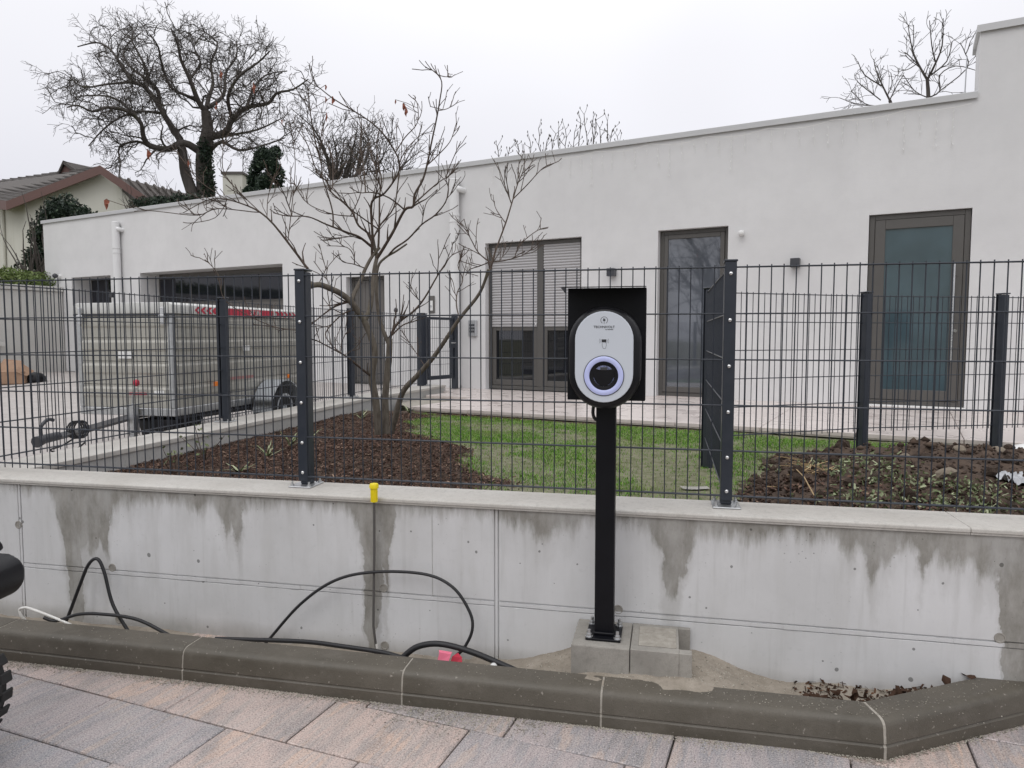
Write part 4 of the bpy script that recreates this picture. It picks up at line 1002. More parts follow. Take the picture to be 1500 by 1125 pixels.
# ------------------------------------------------------------------ box trailer on the drive
TG = .41
tr = thing('box_trailer', 'grey aluminium box trailer with red lettered lid parked behind the side fence', 'trailer', (-3.0, 6.35, TG), -R(12.5))
TW, TL, TB, TT = 1.0, 2.3, .375, 1.275
MB().box(-TW + .02, -.02, .02, TL - .02, TB + .03, TT).build('box_core', M['zinc'], tr)
MB().box(-TW, .0, 0, TL, TB - .01, TB + .06).build('floor_frame', M['galv'], tr, .006)
nb = 4; hb = (TT - TB - .06) / nb
def board_prof(z):
    return [(0, z + .002), (-.006, z + .004), (-.006, z + hb * .42), (-.016, z + hb * .52), (-.016, z + hb * .80), (-.006, z + hb * .9), (-.006, z + hb - .003), (0, z + hb - .002)]
for k in range(nb):
    z = TB + .06 + k * hb
    MB().prism([(-p[0] - .012, p[1]) for p in board_prof(z)], .05, TL - .05, 'y').build('side_board', M['zinc'], tr, smooth=20)
    MB().prism([(p[0] + .012, p[1]) for p in board_prof(z)], -TW + .05, -.05, 'x').build('front_board', M['zinc'], tr, smooth=20)
for x, y in ((-.052, -.006), (-TW + .002, -.006), (-.052, TL - .05)): MB().box(x, x + .05, y, y + .05, TB + .061, TT).build('corner_post', M['galv'], tr, .008)
MB().box(-TW - .015, .018, -.018, .0205, 1.265, 1.28).build('lid_seal', M['lamp'], tr)
lid = MB().prism([(-TW - .02, TT + .006), (.024, TT + .006), (.02, TT + .085), (-.02, TT + .105), (-TW + .03, TT + .105), (-TW - .016, TT + .085)], -.024, TL + .02, 'y').build('lid', M['lid'], tr, .008, 2, 30)
# red sticker band with lettering on the lid's long side
RYZ = Matrix.Rotation(R(90), 4, 'Z') @ Matrix.Rotation(R(90), 4, 'X')
dec = MB()
X_ = .0256
dec.box(X_ - .0006, X_, .75, 1.62, TT + .012, TT + .078)
for i in range(5):
    for sg, y0 in ((-1, .72), (1, 1.65)):
        y = y0 + sg * i * .09; dd = .035 + .006 * (4 - i)
        dec.add([(X_, y, TT + .014), (X_, y + sg * -dd * 0 + sg * dd, TT + .014), (X_, y + sg * (dd + .045), TT + .045), (X_, y + sg * dd, TT + .076), (X_, y, TT + .076), (X_, y + sg * .045, TT + .045)], [(0, 1, 2, 5), (5, 2, 3, 4)])
dec.build('red_band', M['red'], lid, recalc=False)
o = link('lettering', text_mesh('STEMA', .07, space=1.1), M['lid'], lid); o.matrix_local = Matrix.Translation((X_ + .001, 1.28, TT + .043)) @ RYZ
MB().box(-.0005, .0008, .8, 1.2, TB + .27, TB + .30).build('red_strip', M['fadedred'], tr).location = (.0265, 0, 0)
for x in (-.075, -TW + .07):
    lt = MB().box(x - .018, x + .018, -.04, -.026, TT - .09, TT + .06).build('latch', M['steel'], tr, .003); MB().box(x - .03, x + .03, -.045, -.03, TT - .03, TT - .005).build('latch_lever', M['steel'], lt, .003)
for y in (.52, 1.86): MB().box(.0265, .038, y, y + .07, .60, .645).build('side_reflector', M['orange'], tr, .004)
MB().box(-.56, -.42, -.0085, -.0035, .88, .945).build('plate_sticker', M['whiteplastic'], tr); MB().box(.0265, .028, 1.02, 1.14, .93, .985).build('plate_sticker', M['whiteplastic'], tr)
MB().box(-.2, -.1, -.0085, -.0035, TB + .19, TB + .22).build('plate_sticker', M['whiteplastic'], tr); MB().box(-.46, -.28, -.0085, -.0035, TB + .18, TB + .2).build('red_strip', M['red'], tr)
MB().box(-.44, -.38, -.008, -.003, TB + .02, TB + .045).build('yellow_sticker', M['yellow'], tr)
# chassis
MB().tube([(-.46, .9, .36), (-.46, .1, .36), (-.42, -.5, .315), (-.385, -.93, .29)], [.032, .032, .03, .028], 4).build('drawbar', M['drawbar'], tr)
MB().box(-.95, -.05, 1.44, 1.54, .27, .34).build('axle', M['lamp'], tr, .01)
MB().tube([(-.05, .1, .34), (-.05, 1.4, .33)], .03, 4).build('chassis_rail', M['lamp'], tr)
hc = MB().tube([(-.39, -.86, .3), (-.38, -1.0, .295), (-.37, -1.08, .282)], [.034, .036, .045], 10).build('coupling_head', M['lamp'], tr, smooth=60)
MB().tube(spline([(-.375, -1.03, .31), (-.385, -1.02, .39), (-.38, -.96, .44), (-.38, -.91, .43)], 4), .014, 8).build('coupling_lever', M['lamp'], hc, smooth=60)
jw = MB().box(-.43, -.36, -.08, -.015, .2, .47).build('jockey_tube', M['galv'], tr, .008); MB().box(-.42, -.37, -.075, -.02, .0, .199).build('jockey_leg', M['galv'], jw, .006)
MB().tube([(-.395, -.05, .47), (-.38, -.06, .56), (-.33, -.07, .62)], .008, 6).build('crank', M['galv'], jw)
MB().lathe([(0, -.03), (.022, -.02), (.028, .0), (.022, .025), (0, .032)], 10, Matrix.Translation((-.33, -.07, .665))).build('crank_knob', M['red'], jw, smooth=60)
cb = MB()
for k in range(4): cb.tube([(-.37 + .01 * k + .1 * math.cos(a) * .25, -.72 + .05 * math.cos(a) + .012 * k, .33 + .07 * math.sin(a)) for a in [i * .45 for i in range(15)]], .007, 5)
cb.tube(spline([(-.36, -.7, .28), (-.37, -.85, .22), (-.38, -.95, .2), (-.36, -.8, .15), (-.34, -.65, .22)], 5), .007, 5); cb.build('cable_coil', M['cable'], tr)
tb = MB().prism([(-.38, .13), (-.07, .13), (-.02, .33), (-.44, .33)], .05, .42, 'y').build('storage_box', M['blackplastic'], tr, .012, 2, 40)
for i in range(5): MB().cyl((-.3 + i * .05, .045, .2 + .02 * (i % 2)), (-.3 + i * .05, .052, .2 + .02 * (i % 2)), .007, n=8).build('rivet', M['steel'], tb)
def wheel(parent, x, y, z, r, wd):
    Mx = Matrix.Translation((x, y, z)) @ Matrix.Rotation(R(90), 4, 'Y')
    ty = MB().lathe([(r * .62, -wd / 2), (r * .9, -wd / 2), (r * .98, -wd * .36), (r, -wd * .2), (r, wd * .2), (r * .98, wd * .36), (r * .9, wd / 2), (r * .62, wd / 2)], 32, Mx).build('tyre', M['tyre'], parent, smooth=40)
    MB().lathe([(0, wd * .52), (r * .17, wd * .5), (r * .2, wd * .4), (r * .48, wd * .36), (r * .56, wd * .5), (r * .66, wd * .515), (r * .66, -wd * .4), (0, -wd * .4)], 28, Mx).build('rim', M['mudguard'], ty, smooth=30)
    for k in range(5):
        a = 2 * math.pi * k / 5; MB().cyl((x + wd * .36, y + r * .3 * math.cos(a), z + r * .3 * math.sin(a)), (x + wd * .46, y + r * .3 * math.cos(a), z + r * .3 * math.sin(a)), .012, n=6).build('wheel_nut', M['steel'], ty)
    return ty
wheel(tr, .13, 1.49, .3, .245, .17); wheel(tr, -TW - .13, 1.49, .3, .245, .17)
for x in (.13, -TW - .13):
    ar = arc(1.49, .30, .31, -8, 188, 18); ar2 = arc(1.49, .30, .298, 188, -8, 18)
    mbf = MB(); pl = ar + ar2
    n_ = len(ar)
    for i in range(n_ - 1):
        mbf.prism([ar[i], ar[i + 1], ar2[n_ - 2 - i], ar2[n_ - 1 - i]], x - .11, x + .11, 'x')
    fo = mbf.build('mudguard', M['mudguard'], tr, smooth=40, merge=True)
    MB().box(x - .1, x + .1, 1.18, 1.2, .1, .28).build('mud_flap', M['blackplastic'], fo)
MB().box(-.9, -.1, TL + .0, TL + .03, TB - .12, TB - .01).build('light_board', M['lamp'], tr)

# ------------------------------------------------------------------ left boundary wall, hedge, sack
bw = thing('boundary_wall', 'tall grey concrete wall along the far left of the drive with hedge on top', 'wall', B(-14.17, -.02, 0), -BA)
for i in range(9): MB().box(-.3, 0, -.9 * (i + 1) + .004, -.9 * i - .004, .0, 2.5).build('wall_panel', M['boundary'], bw, .006)
MB().box(-.34, .04, -8.1, -.005, 2.505, 2.62).build('wall_coping', M['boundary'], bw, .008)
MB().box(.0, .12, -2.4, -1.55, 1.35, 2.05).build('meter_cabinet', M['whiteplastic'], bw, .01); MB().box(.0, .2, -2.5, -1.35, 1.26, 1.34).build('cabinet_ledge', M['boundary'], bw, .006)
hill = MB().add([B(-14.5, -9, 2.4), B(-14.5, 3, 2.4), B(-60, 3, 4.5), B(-60, -9, 4.5), B(-14.5, 60, 4.5), B(-60, 60, 6)], [(0, 1, 2, 3), (1, 4, 5, 2)]).build('hillside', M['earth']); tag(hill, kind='structure')
mbb_ = MB().add([B(-14.9, 7.1, 2.6), B(40, 7.1, .6), B(60, 90, 5), B(-40, 90, 5)], [(0, 1, 2, 3)]).build('hill_behind', M['earth']); mbb_.name = 'hillside'; tag(mbb_, kind='structure')
def leaf_cloud(name, blobs, n, size, mat, parent=None, elong=1.6):
    """many leaf-sized faces spread through ellipsoid blobs (centre, radii), denser near the skin"""
    P = []; tot = sum(b[1][0] * b[1][1] * b[1][2] for b in blobs) ** 1.0
    for c, rr in blobs:
        k = int(n * (rr[0] * rr[1] * rr[2]) / tot) + (30 if n > 100 else 1)
        d = np.random.normal(size=(k, 3)); d /= np.linalg.norm(d, axis=1)[:, None]
        rad = np.random.uniform(.35, 1.08, (k, 1)) ** .6
        P.append(np.array(c) + d * rad * np.array(rr) * (1 + .12 * np.sin(d[:, :1] * 9 + d[:, 2:] * 7)))
    P = np.concatenate(P); n = len(P); s = size * np.random.uniform(.6, 1.4, (n, 1))
    a = np.random.normal(size=(n, 3)); a /= np.linalg.norm(a, axis=1)[:, None]; b = np.random.normal(size=(n, 3)); b -= a * (a * b).sum(1)[:, None]; b /= np.linalg.norm(b, axis=1)[:, None]
    V = np.stack([P - a * s * elong / 2, P + b * s / 2, P + a * s * elong / 2, P - b * s / 2], 1).reshape(-1, 3)
    return link(name, np_mesh(name, V, np.arange(4 * n).reshape(-1, 4)), mat, parent)
hg = thing('hedge', 'low bright green hedge growing behind the left boundary wall', 'hedge', B(-14.5, -2, 2.5))
bl = [(tuple(B(-14.75 + random.uniform(-.3, .25), -i * .45 + .5, 2.7 + random.uniform(-.03, .06)) - B(-14.5, -2, 2.5)), (.5, .5, .27)) for i in range(18)]
leaf_cloud('foliage', bl, 14000, .035, M['hedge'], hg, 3)
cs_ = thing('cardboard_heap', 'crumpled brown cardboard boxes lying on the drive at the far left', 'cardboard', at(24, 572, 13.6) + Vector((0, 0, .0)))
cs_.location.z = drive_z((cs_.location - BO).dot(BN))
cs_.scale = (.78, .78, .85)
MB().box(-.35, .22, -.16, .2, .0, .3, Matrix.Rotation(R(20), 4, 'Z')).build('box_body', M['cardboard'], cs_, .02)
MB().add([(-.35, -.2, .3), (.2, -.05, .3), (.1, .12, .52), (-.3, .05, .56), (-.5, -.1, .3), (-.42, .2, .45)], [(0, 1, 2, 3), (0, 3, 5, 4)]).build('box_flap', M['cardboard'], cs_, recalc=False)
MB().add([(.1, -.2, .3), (.3, -.05, .18), (.33, .2, .28), (.12, .12, .44)], [(0, 1, 2, 3)]).build('box_flap', M['cardboard'], cs_, recalc=False)
bb = MB().lathe([(0, 0), (.2, .01), (.22, .08), (.14, .17), (0, .2)], 10).build('black_bag', M['blackplastic'], None, smooth=60); p = at(50, 566, 13.9); bb.location = (p.x, p.y, drive_z((p - BO).dot(BN))); tag(bb, 'small black plastic bag beside the cardboard on the drive', 'bag')

# ------------------------------------------------------------------ neighbour house, far left
nh = thing('cream_house', 'cream rendered house with brown fascia and dark tiled roofs at the far left', 'house')
yA = 26.0
a0, a1 = at(-90, 292, 31), at(36, 298, yA); pk = at(156, 252, yA); re_ = at(214, 293, yA)
zb_ = 2.0
def wallp(pts): return [Vector(p) for p in pts]
low = lambda p: Vector((p.x, p.y, zb_))
back = Vector((-3.2, 9.0, 0))
mb = MB(); mb.add([low(a1), low(re_), re_, pk, a1], [(0, 1, 2, 3, 4)]); mb.add([low(a0), low(a1), a1, a0], [(0, 1, 2, 3)]); mb.add([low(re_), low(re_) + back, re_ + back, re_], [(0, 1, 2, 3)])
mb.build('wall', M['cream'], nh, recalc=False)
def slab(q, t, mat, name, parent):
    q = [Vector(p) for p in q]; nrm = (q[1] - q[0]).cross(q[2] - q[0]).normalized() * t
    return MB().add(q + [p - nrm for p in q], [(0, 1, 2, 3), (7, 6, 5, 4)] + [(i, (i + 1) % 4, 4 + (i + 1) % 4, 4 + i) for i in range(4)]).build(name, mat, parent)
fw = Vector((0, -.35, 0)); e_ = (pk - a1).normalized(); up = Vector((0, 0, .14))
a1o = a1 - e_ * .4 + fw; pko = pk + fw; ridge_b = at(96, 255, 33.5); a0o = a0 + Vector((-.1, -.3, 0))
slab([a1o + up, pko + up, ridge_b + up, at(-90, 281, 33) + up], .1, M['tiles'], 'roof', nh)
mbt = MB()
for k in range(16):   # tile courses
    t0 = k / 16; pa = (a1o).lerp(pko, t0) + up * 1.12; pb = at(-90, 281, 33).lerp(ridge_b, t0) + up * 1.12
    mbt.tube([pa, pb], .025, 5)
mbt.build('tile_course', M['tiles'], nh)
def beam(p, q, h, t, name):
    d = (q - p); s = Vector((0, -t, 0)); u = Vector((0, 0, h)); return MB().add([p, q, q + u, p + u, p + s, q + s, q + u + s, p + u + s], [(0, 1, 2, 3), (7, 6, 5, 4), (0, 4, 5, 1), (1, 5, 6, 2), (2, 6, 7, 3), (3, 7, 4, 0)]).build(name, M['fascia'], nh)
beam(a1o - Vector((0, 0, .16)), pko - Vector((0, 0, .16)), .3, .06, 'fascia'); beam(pko - Vector((0, 0, .16)), re_ + fw - Vector((-.2, 0, .25)), .3, .06, 'fascia'); beam(a0o - Vector((0, 0, .2)), a1o - Vector((0, 0, .16)), .32, .06, 'fascia')
rb0, rb1 = at(162, 257, yA + .2), at(330, 297, yA + 3)
slab([at(200, 296, yA - .3), at(345, 316, yA + 1.5), rb1, rb0], .12, M['tiles'], 'roof', nh)
mbt = MB()
for k in range(14):
    t0 = k / 14; mbt.tube([at(200, 296, yA - .3).lerp(at(345, 316, yA + 1.5), t0) + Vector((0, -.02, .03)), rb0.lerp(rb1, t0) + Vector((0, -.02, .03))], .05, 5)
mbt.build('tile_course', M['tiles'], nh)
# dormer gable and its roof
g0, g1, gp = at(82, 266, 29), at(122, 258, 29), at(97, 239, 29)
MB().add([g0, g1, gp, g0 + Vector((0, 2, 0)), g1 + Vector((0, 2, 0)), gp + Vector((0, 2, 0))], [(0, 1, 2), (5, 4, 3), (0, 2, 5, 3), (1, 4, 5, 2)]).build('dormer', M['fascia'], nh)
slab([gp + Vector((-.05, -.12, .06)), at(124, 258, 28.9), at(162, 253, 32), at(140, 246, 32.5)], .1, M['tiles'], 'roof', nh)
slab([gp + Vector((0, -.12, .06)), at(80, 267, 28.9), at(82, 267, 31), gp + Vector((.1, 2, .06))], .05, M['tiles'], 'roof', nh)
slab([at(40, 281, 29.0) , at(66, 273, 29.2), at(64, 276.5, 28.4), at(39, 284.5, 28.2)], .12, M['skylight'], 'skylight', nh)
MB().tube([at(4, 296, 27.0), at(8, 420, 27.0)], .06, 8).build('downpipe', M['cream'], nh)
ch = thing('chimney_block', 'cream chimney block showing over the white roof beside the dark conifer', 'chimney', at(347, 300, 30))
MB().box(-.4, .4, -.4, .4, -1, 1.15).build('stack', M['cream'], ch); MB().box(-.45, .45, -.45, .45, 1.151, 1.25).build('cap', M['tiles'], ch)

# ------------------------------------------------------------------ trees
def wander(p0, d, ln, segs, wig, up=0.0):
    pts = [p0.copy()]; d = d.normalized()
    for i in range(segs):
        d = (d + Vector((random.gauss(0, wig), random.gauss(0, wig), random.gauss(0, wig) + up))).normalized(); pts.append(pts[-1] + d * (ln / segs))
    return pts
def sprout(mbs, pts, rads, levels, par, depth=0):
    """side branches along a polyline; par[depth] = (count per m, length, radius factor, wiggle, angle, up)"""
    if depth >= min(levels, len(par)): return
    cnt, ln, rf, wig, ang, up, segs, nsd = par[depth][:8]
    tot = sum((pts[i + 1] - pts[i]).length for i in range(len(pts) - 1)); n = int(cnt * tot + random.random())
    for _ in range(n):
        t = random.random() ** .8 * .92 + .08 if depth else random.random() * .92 + .06
        f = t * (len(pts) - 1); i = min(int(f), len(pts) - 2); p = pts[i].lerp(pts[i + 1], f - i); d = (pts[i + 1] - pts[i]).normalized()
        r0 = (rads[i] * (1 - f + i) + rads[i + 1] * (f - i)) * rf
        if p is None: continue
        sd = d.cross(Vector((random.gauss(0, 1), random.gauss(0, 1), random.gauss(0, 1))))
        if sd.length < .01: continue
        sd.normalize(); nd = d * math.cos(R(ang)) + sd * math.sin(R(ang)) + Vector((0, 0, up))
        l = ln * random.uniform(.5, 1.3) * (1.1 - .45 * t)
        bp_ = wander(p, nd, l, segs, wig, up * .2); rr = [max(par[depth][8], r0 * (1 - .8 * k / segs)) for k in range(segs + 1)]
        mbs[min(depth + 1, len(mbs) - 1)].tube(bp_, rr, nsd, cap=False)
        sprout(mbs, bp_, rr, levels, par, depth + 1)
def limb(mb, pix, Y, dy, r0, r1, n=8, sub=3, tail=1.):
    """limb through survey points at distance Y, drifting dy away; returns world points and radii"""
    ps = [at(px, py, Y + dy * i / max(1, len(pix) - 1)) for i, (px, py) in enumerate(pix)]
    ps = spline(ps, sub); m = len(ps) - 1; rr = [r0 + (r1 - r0) * (k / m) ** tail for k in range(m + 1)]
    mb.tube(ps, rr, n); return ps, rr
def tree_thing(name, label, base, group=None): return thing(name, label, 'tree', base, 0, group)
def finish(mb, name, mat, root, smooth=60):
    b = Vector(root.location); mb.v = [tuple(Vector(p) - b) for p in mb.v]; return mb.build(name, mat, root, smooth=smooth, recalc=False)
OY = 33.0
oak = tree_thing('oak_tree', 'huge bare oak with thick ivy covered trunk behind the white house', at(298, 330, OY))
T3 = lambda pts: [((890 + (x - 890) * (.93 if y < 640 else 1)) / 3, (650 + (y - 650) * (.89 if y < 650 else 1)) / 3) for x, y in pts]
tk, lb, tw = MB(), MB(), MB()
limb(tk, T3([(905, 1000), (905, 850), (895, 720), (900, 640), (915, 560), (905, 470)]), OY, 0, .45, .2, 12)
limb(tk, T3([(870, 950), (845, 850), (815, 760), (805, 690), (785, 610)]), OY - .3, 0, .28, .17, 10)
limbs = [([(785, 610), (735, 530), (690, 450), (680, 370), (640, 320), (620, 250), (570, 150), (540, 90)], -.5, .22),
 ([(870, 660), (800, 625), (740, 655), (660, 640), (610, 590), (600, 530), (540, 470), (440, 450), (370, 470), (300, 440), (250, 450)], -3.5, .25),
 ([(650, 640), (580, 618), (525, 645), (528, 720), (520, 800)], -1.5, .1),
 ([(690, 450), (620, 350), (560, 320), (500, 230), (450, 160), (390, 130), (300, 150)], 2.0, .16), ([(560, 325), (440, 335), (330, 350), (260, 300)], 1.5, .09), ([(600, 530), (500, 420), (400, 390), (280, 400)], 2.5, .1),
 ([(905, 470), (870, 420), (830, 310), (790, 220), (770, 130), (740, 60)], -2., .2), ([(870, 420), (810, 390), (740, 350), (700, 250), (680, 150), (640, 90)], -3, .12), ([(905, 470), (920, 400), (940, 330), (930, 230), (960, 130), (870, 60)], 1.5, .16),
 ([(915, 450), (990, 390), (1000, 280), (1050, 200), (1050, 120)], 3., .14), ([(915, 600), (1000, 570), (1030, 510), (1100, 450), (1200, 430), (1240, 380), (1320, 360), (1390, 310)], -1.5, .24),
 ([(1030, 505), (1010, 400), (1060, 300), (1150, 230), (1210, 170)], -2.5, .14), ([(1100, 450), (1130, 360), (1190, 290), (1290, 270)], 2., .1), ([(920, 665), (980, 620), (1050, 660), (1150, 640), (1280, 600)], -2., .15), ([(905, 610), (1000, 590), (1150, 560), (1270, 500)], 3, .14),
 ([(700, 480), (600, 470), (500, 500), (420, 560), (390, 640)], -2.5, .09), ([(830, 310), (880, 230), (850, 150), (900, 80)], 2.5, .09), ([(640, 320), (540, 240), (520, 160), (600, 80)], 2, .1)]
par = [(3.1, 1.75, .42, .32, 52, .1, 6, 4, .018), (4.2, .95, .5, .36, 50, .06, 4, 3, .01), (7, .48, .6, .34, 48, .02, 3, 3, .0075)]
for pix, dy, r in limbs:
    ps, rr = limb(lb, T3(pix), OY, dy, r * .74, .025, 8, 3, .75)
    sprout([lb, tw, tw, tw], ps, rr, 3, par)
finish(tk, 'trunk', M['oakbark'], oak); finish(lb, 'limbs', M['oakbark'], oak); finish(tw, 'twigs', M['oakbark'], oak)['kind'] = 'stuff'
iv = [(tuple(at(302 + random.uniform(-6, 6), 255 - i * 6 + random.uniform(-3, 3), OY - .3) - Vector(oak.location)), (.3, .3, .4)) for i in range(-6, 8)]
leaf_cloud('ivy', iv, 1300, .07, M['evergreen'], oak)
def bare_tree(label, base_px, Y, H_, spread, r, seed, n_l=6, par_=None, name='bare_tree', lean=0, mat='oakbark', group=None):
    random.seed(seed); b = at(*base_px, Y); t = tree_thing(name, label, b, group); tk, lb = MB(), MB()
    th = H_ * .22; tp = wander(b, Vector((lean, 0, 1)), th, 4, .06); tk.tube(tp, [r * (1 - .3 * k / 4) for k in range(5)], 8)
    for i in range(n_l):
        a = 2 * math.pi * i / n_l + random.uniform(-.4, .4); d = Vector((math.cos(a) * spread, math.sin(a) * spread, random.uniform(.8, 1.3))); l = H_ * random.uniform(.55, .85)
        ps = wander(tp[-1 - i % 2], d, l, 8, .14, .1); rr = [max(.012, r * .5 * (1 - k / 8.5)) for k in range(9)]; lb.tube(ps, rr, 6, cap=False)
        sprout([lb, lb, lb, lb], ps, rr, 3, par_ or [(2.6, 1.7, .5, .2, 42, .15, 5, 4, .012), (3.2, .85, .6, .25, 42, .1, 4, 3, .009), (3.5, .4, .6, .25, 40, .05, 3, 3, .008)])
    finish(tk, 'trunk', M[mat], t); finish(lb, 'branches', M[mat], t); return t
bare_tree('dense bare tree behind the roof just left of the small garden tree', (490, 330), 30, 5.2, .55, .22, 3, 7, lean=.15)
bare_tree('pale bare tree behind the roof seen through the right of the garden tree', (560, 330), 33, 4.9, .6, .14, 5, 6)
R8 = lambda pts: [(1000 + x / 3, y / 3) for x, y in pts]
def drawn_tree(label, base, Y, trunk, lims, seed):
    random.seed(seed); t = tree_thing('bare_tree', label, at(*base, Y)); tk, lb, tg_ = MB(), MB(), MB()
    limb(tk, R8(trunk), Y, 0, .055, .035, 7)
    for pix, r in lims:
        ps, rr = limb(lb, R8(pix), Y, random.uniform(-.8, .8), r * .68, .008, 5, 3); sprout([tg_, tg_], ps, rr, 2, [(6.5, .55, .55, .2, 42, .14, 4, 3, .006), (5, .25, .7, .22, 40, .1, 3, 3, .005)])
    finish(tk, 'trunk', M['oakbark'], t); finish(lb, 'branches', M['oakbark'], t); finish(tg_, 'twigs', M['oakbark'], t)['kind'] = 'stuff'
drawn_tree('bare tree rising behind the roof beside the raised roof block', (1360, 200), 17, [(1080, 620), (1080, 430), (1075, 350)], [([(1075, 350), (1040, 290), (1010, 220), (990, 110)], .045), ([(1075, 350), (1110, 280), (1140, 200), (1145, 80)], .045), ([(1090, 330), (1160, 270), (1185, 180)], .03), ([(1040, 290), (990, 240), (975, 230)], .02), ([(1110, 270), (1095, 200), (1085, 90)], .025),
  ([(1030, 280), (990, 305), (960, 310)], .018), ([(1080, 430), (1130, 400), (1130, 330), (1200, 290), (1290, 310)], .028), ([(1130, 400), (1250, 300), (1240, 230), (1220, 190)], .02), ([(1010, 220), (1015, 160), (1015, 110)], .015), ([(1080, 430), (1020, 400), (970, 330)], .02)], 61)
drawn_tree('low bare tree spreading left behind the roof towards the right', (1310, 205), 17.5, [(930, 620), (925, 500), (910, 440)], [([(910, 440), (880, 380), (850, 310), (840, 260)], .035), ([(880, 380), (800, 330), (770, 270)], .025), ([(910, 440), (940, 380), (970, 330)], .025), ([(870, 440), (780, 370), (765, 350)], .02), ([(850, 465), (800, 455), (740, 400)], .02), ([(840, 465), (760, 455), (690, 430)], .016), ([(900, 420), (920, 370), (915, 320)], .018)], 62)
random.seed(40)
sh = thing('twiggy_shrub', 'thin upright budded twigs standing up behind the middle of the white roof', 'shrub', at(830, 260, 19)); mb = MB(); mb2 = MB()
for i, (px, top) in enumerate([(728, 214), (745, 218), (760, 212), (778, 208), (790, 188), (800, 206), (812, 196), (818, 190), (828, 190), (842, 193), (850, 176), (856, 168), (868, 172), (873, 176), (880, 188), (890, 178), (896, 190), (904, 200)]):
    mb = MB(); mb2 = MB(); Y = 19 + random.uniform(-.5, .5); a = at(px + random.uniform(-8, 8), 262, Y); b = at(px, top, Y); ps = [a.lerp(b, k / 6) + Vector((random.gauss(0, .02), 0, 0)) for k in range(7)]; mb.tube(ps, [.014 - .001 * k for k in range(7)], 4)
    for k in range(3, 7):
        for _ in range(2):
            q = wander(ps[k], Vector((random.gauss(0, .6), random.gauss(0, .4), .8)), random.uniform(.1, .28), 2, .1); mb.tube(q, [.007, .006, .006], 3, cap=False); mb2.tube([q[-1], q[-1] + Vector((0, 0, .05))], [.014, .008], 4)
    tw_ = finish(mb, 'twig', M['oakbark'], sh); bu_ = finish(mb2, 'buds', M['oakbark'], sh); bu_.parent = tw_; bu_['kind'] = 'stuff'
# evergreens
cf = tree_thing('conifer', 'small dark pyramidal conifer showing above the roof right of the oak', at(394, 300, 24))
finish(MB().tube([at(394, 330, 24), at(394, 235, 24)], [.12, .04], 7), 'trunk', M['oakbark'], cf)
bl = []
for i in range(60):
    t = random.random(); a = random.uniform(0, 6.28); r_ = .25 + .75 * (1 - t) * .95; bl.append(((r_ * math.cos(a) * 1.0, r_ * math.sin(a) * .8, -.7 + 2.4 * t), (.2, .2, .24)))
leaf_cloud('foliage', bl, 17000, .05, M['evergreen'], cf, 2.4)
ev = thing('evergreen_bush', 'tall dark evergreen bush in front of the cream house', 'bush', at(80, 420, 22))
bl = []
for i in range(120):
    px = random.choice([random.gauss(88, 16), random.gauss(62, 12), random.gauss(100, 18), random.gauss(120, 10)]); top = np.interp(px, [35, 55, 70, 85, 95, 110, 120, 135, 150], [350, 322, 305, 296, 284, 300, 306, 320, 330]); py = random.uniform(top + 4, 400)
    p = at(px, py, 22 + random.uniform(-.8, .8)) - Vector(ev.location); bl.append((tuple(p), (.3, .4, .3)))
leaf_cloud('foliage', bl, 30000, .05, M['evergreen'], ev, 2.2)
mb = MB()
for i in range(26):
    a = at(random.uniform(35, 75), 412, 20.5); q = wander(a, Vector((random.gauss(0, .35), 0, 1)), random.uniform(.8, 2.6), 6, .12); mb.tube(q, [.03 - .004 * k for k in range(7)], 4, cap=False)
finish(mb, 'stems', M['oakbark'], ev)
eb = thing('ivy_bush', 'dark ragged shrub against the tiled roof beneath the oak', 'bush', at(240, 320, 24.5))
bl = [(tuple(at(random.uniform(200, 290), random.uniform(292, 316), 24.5 + random.uniform(-.5, .5)) - Vector(eb.location)), (.3, .3, .22)) for i in range(40)]
leaf_cloud('foliage', bl, 5000, .045, M['evergreen'], eb, 2)
mb = MB()
for i in range(40): q = wander(at(random.uniform(180, 290), 312, 24.3), Vector((random.gauss(0, .5), 0, 1)), random.uniform(.5, 1.5), 5, .2); mb.tube(q, [.014 - .002 * k for k in range(6)], 3, cap=False)
finish(mb, 'stems', M['oakbark'], eb)

# ------------------------------------------------------------------ the small multi-stemmed garden tree
random.seed(11)
MY = 5.75
mg = tree_thing('magnolia_tree', 'small bare multi stemmed garden tree growing from the mulch mound behind the fence', at(566, 648, MY))
A6 = lambda pts: [(420 + x * .2489, 90 + y * .2489) for x, y in pts]
A7 = lambda pts: [(420 + x * .26667, 360 + y * .26667) for x, y in pts]
A4 = lambda pts: [(600 + x * .18667, 230 + y * .18667) for x, y in pts]
tk, br, tg = MB(), MB(), MB()
stems = [
 (A7([(505, 1110), (500, 980), (488, 850), (468, 720), (482, 600), (470, 520), (425, 410)]), -.1, .056, .04),
 (A7([(425, 410), (385, 350), (350, 305), (300, 265), (250, 240), (185, 215), (135, 220)]), -.35, .044, .034),
 (A7([(540, 1090), (545, 950), (540, 850), (553, 700), (562, 600), (565, 510)]), .1, .052, .042),
 (A7([(565, 1060), (600, 930), (640, 800), (720, 710), (800, 620), (870, 520), (950, 400), (1060, 260), (1108, 130)]), -.6, .045, .016),
 (A7([(430, 420), (455, 370), (470, 280), (475, 200), (485, 120), (495, 60), (480, 0), (470, -60)]), .15, .036, .022),
 (A7([(360, 320), (385, 260), (410, 200), (435, 130), (470, 60), (510, 10)]), .1, .03, .02),
 (A7([(560, 540), (520, 440), (498, 350), (490, 230), (500, 110), (545, 60), (600, 30), (660, -10)]), .35, .03, .012),
]
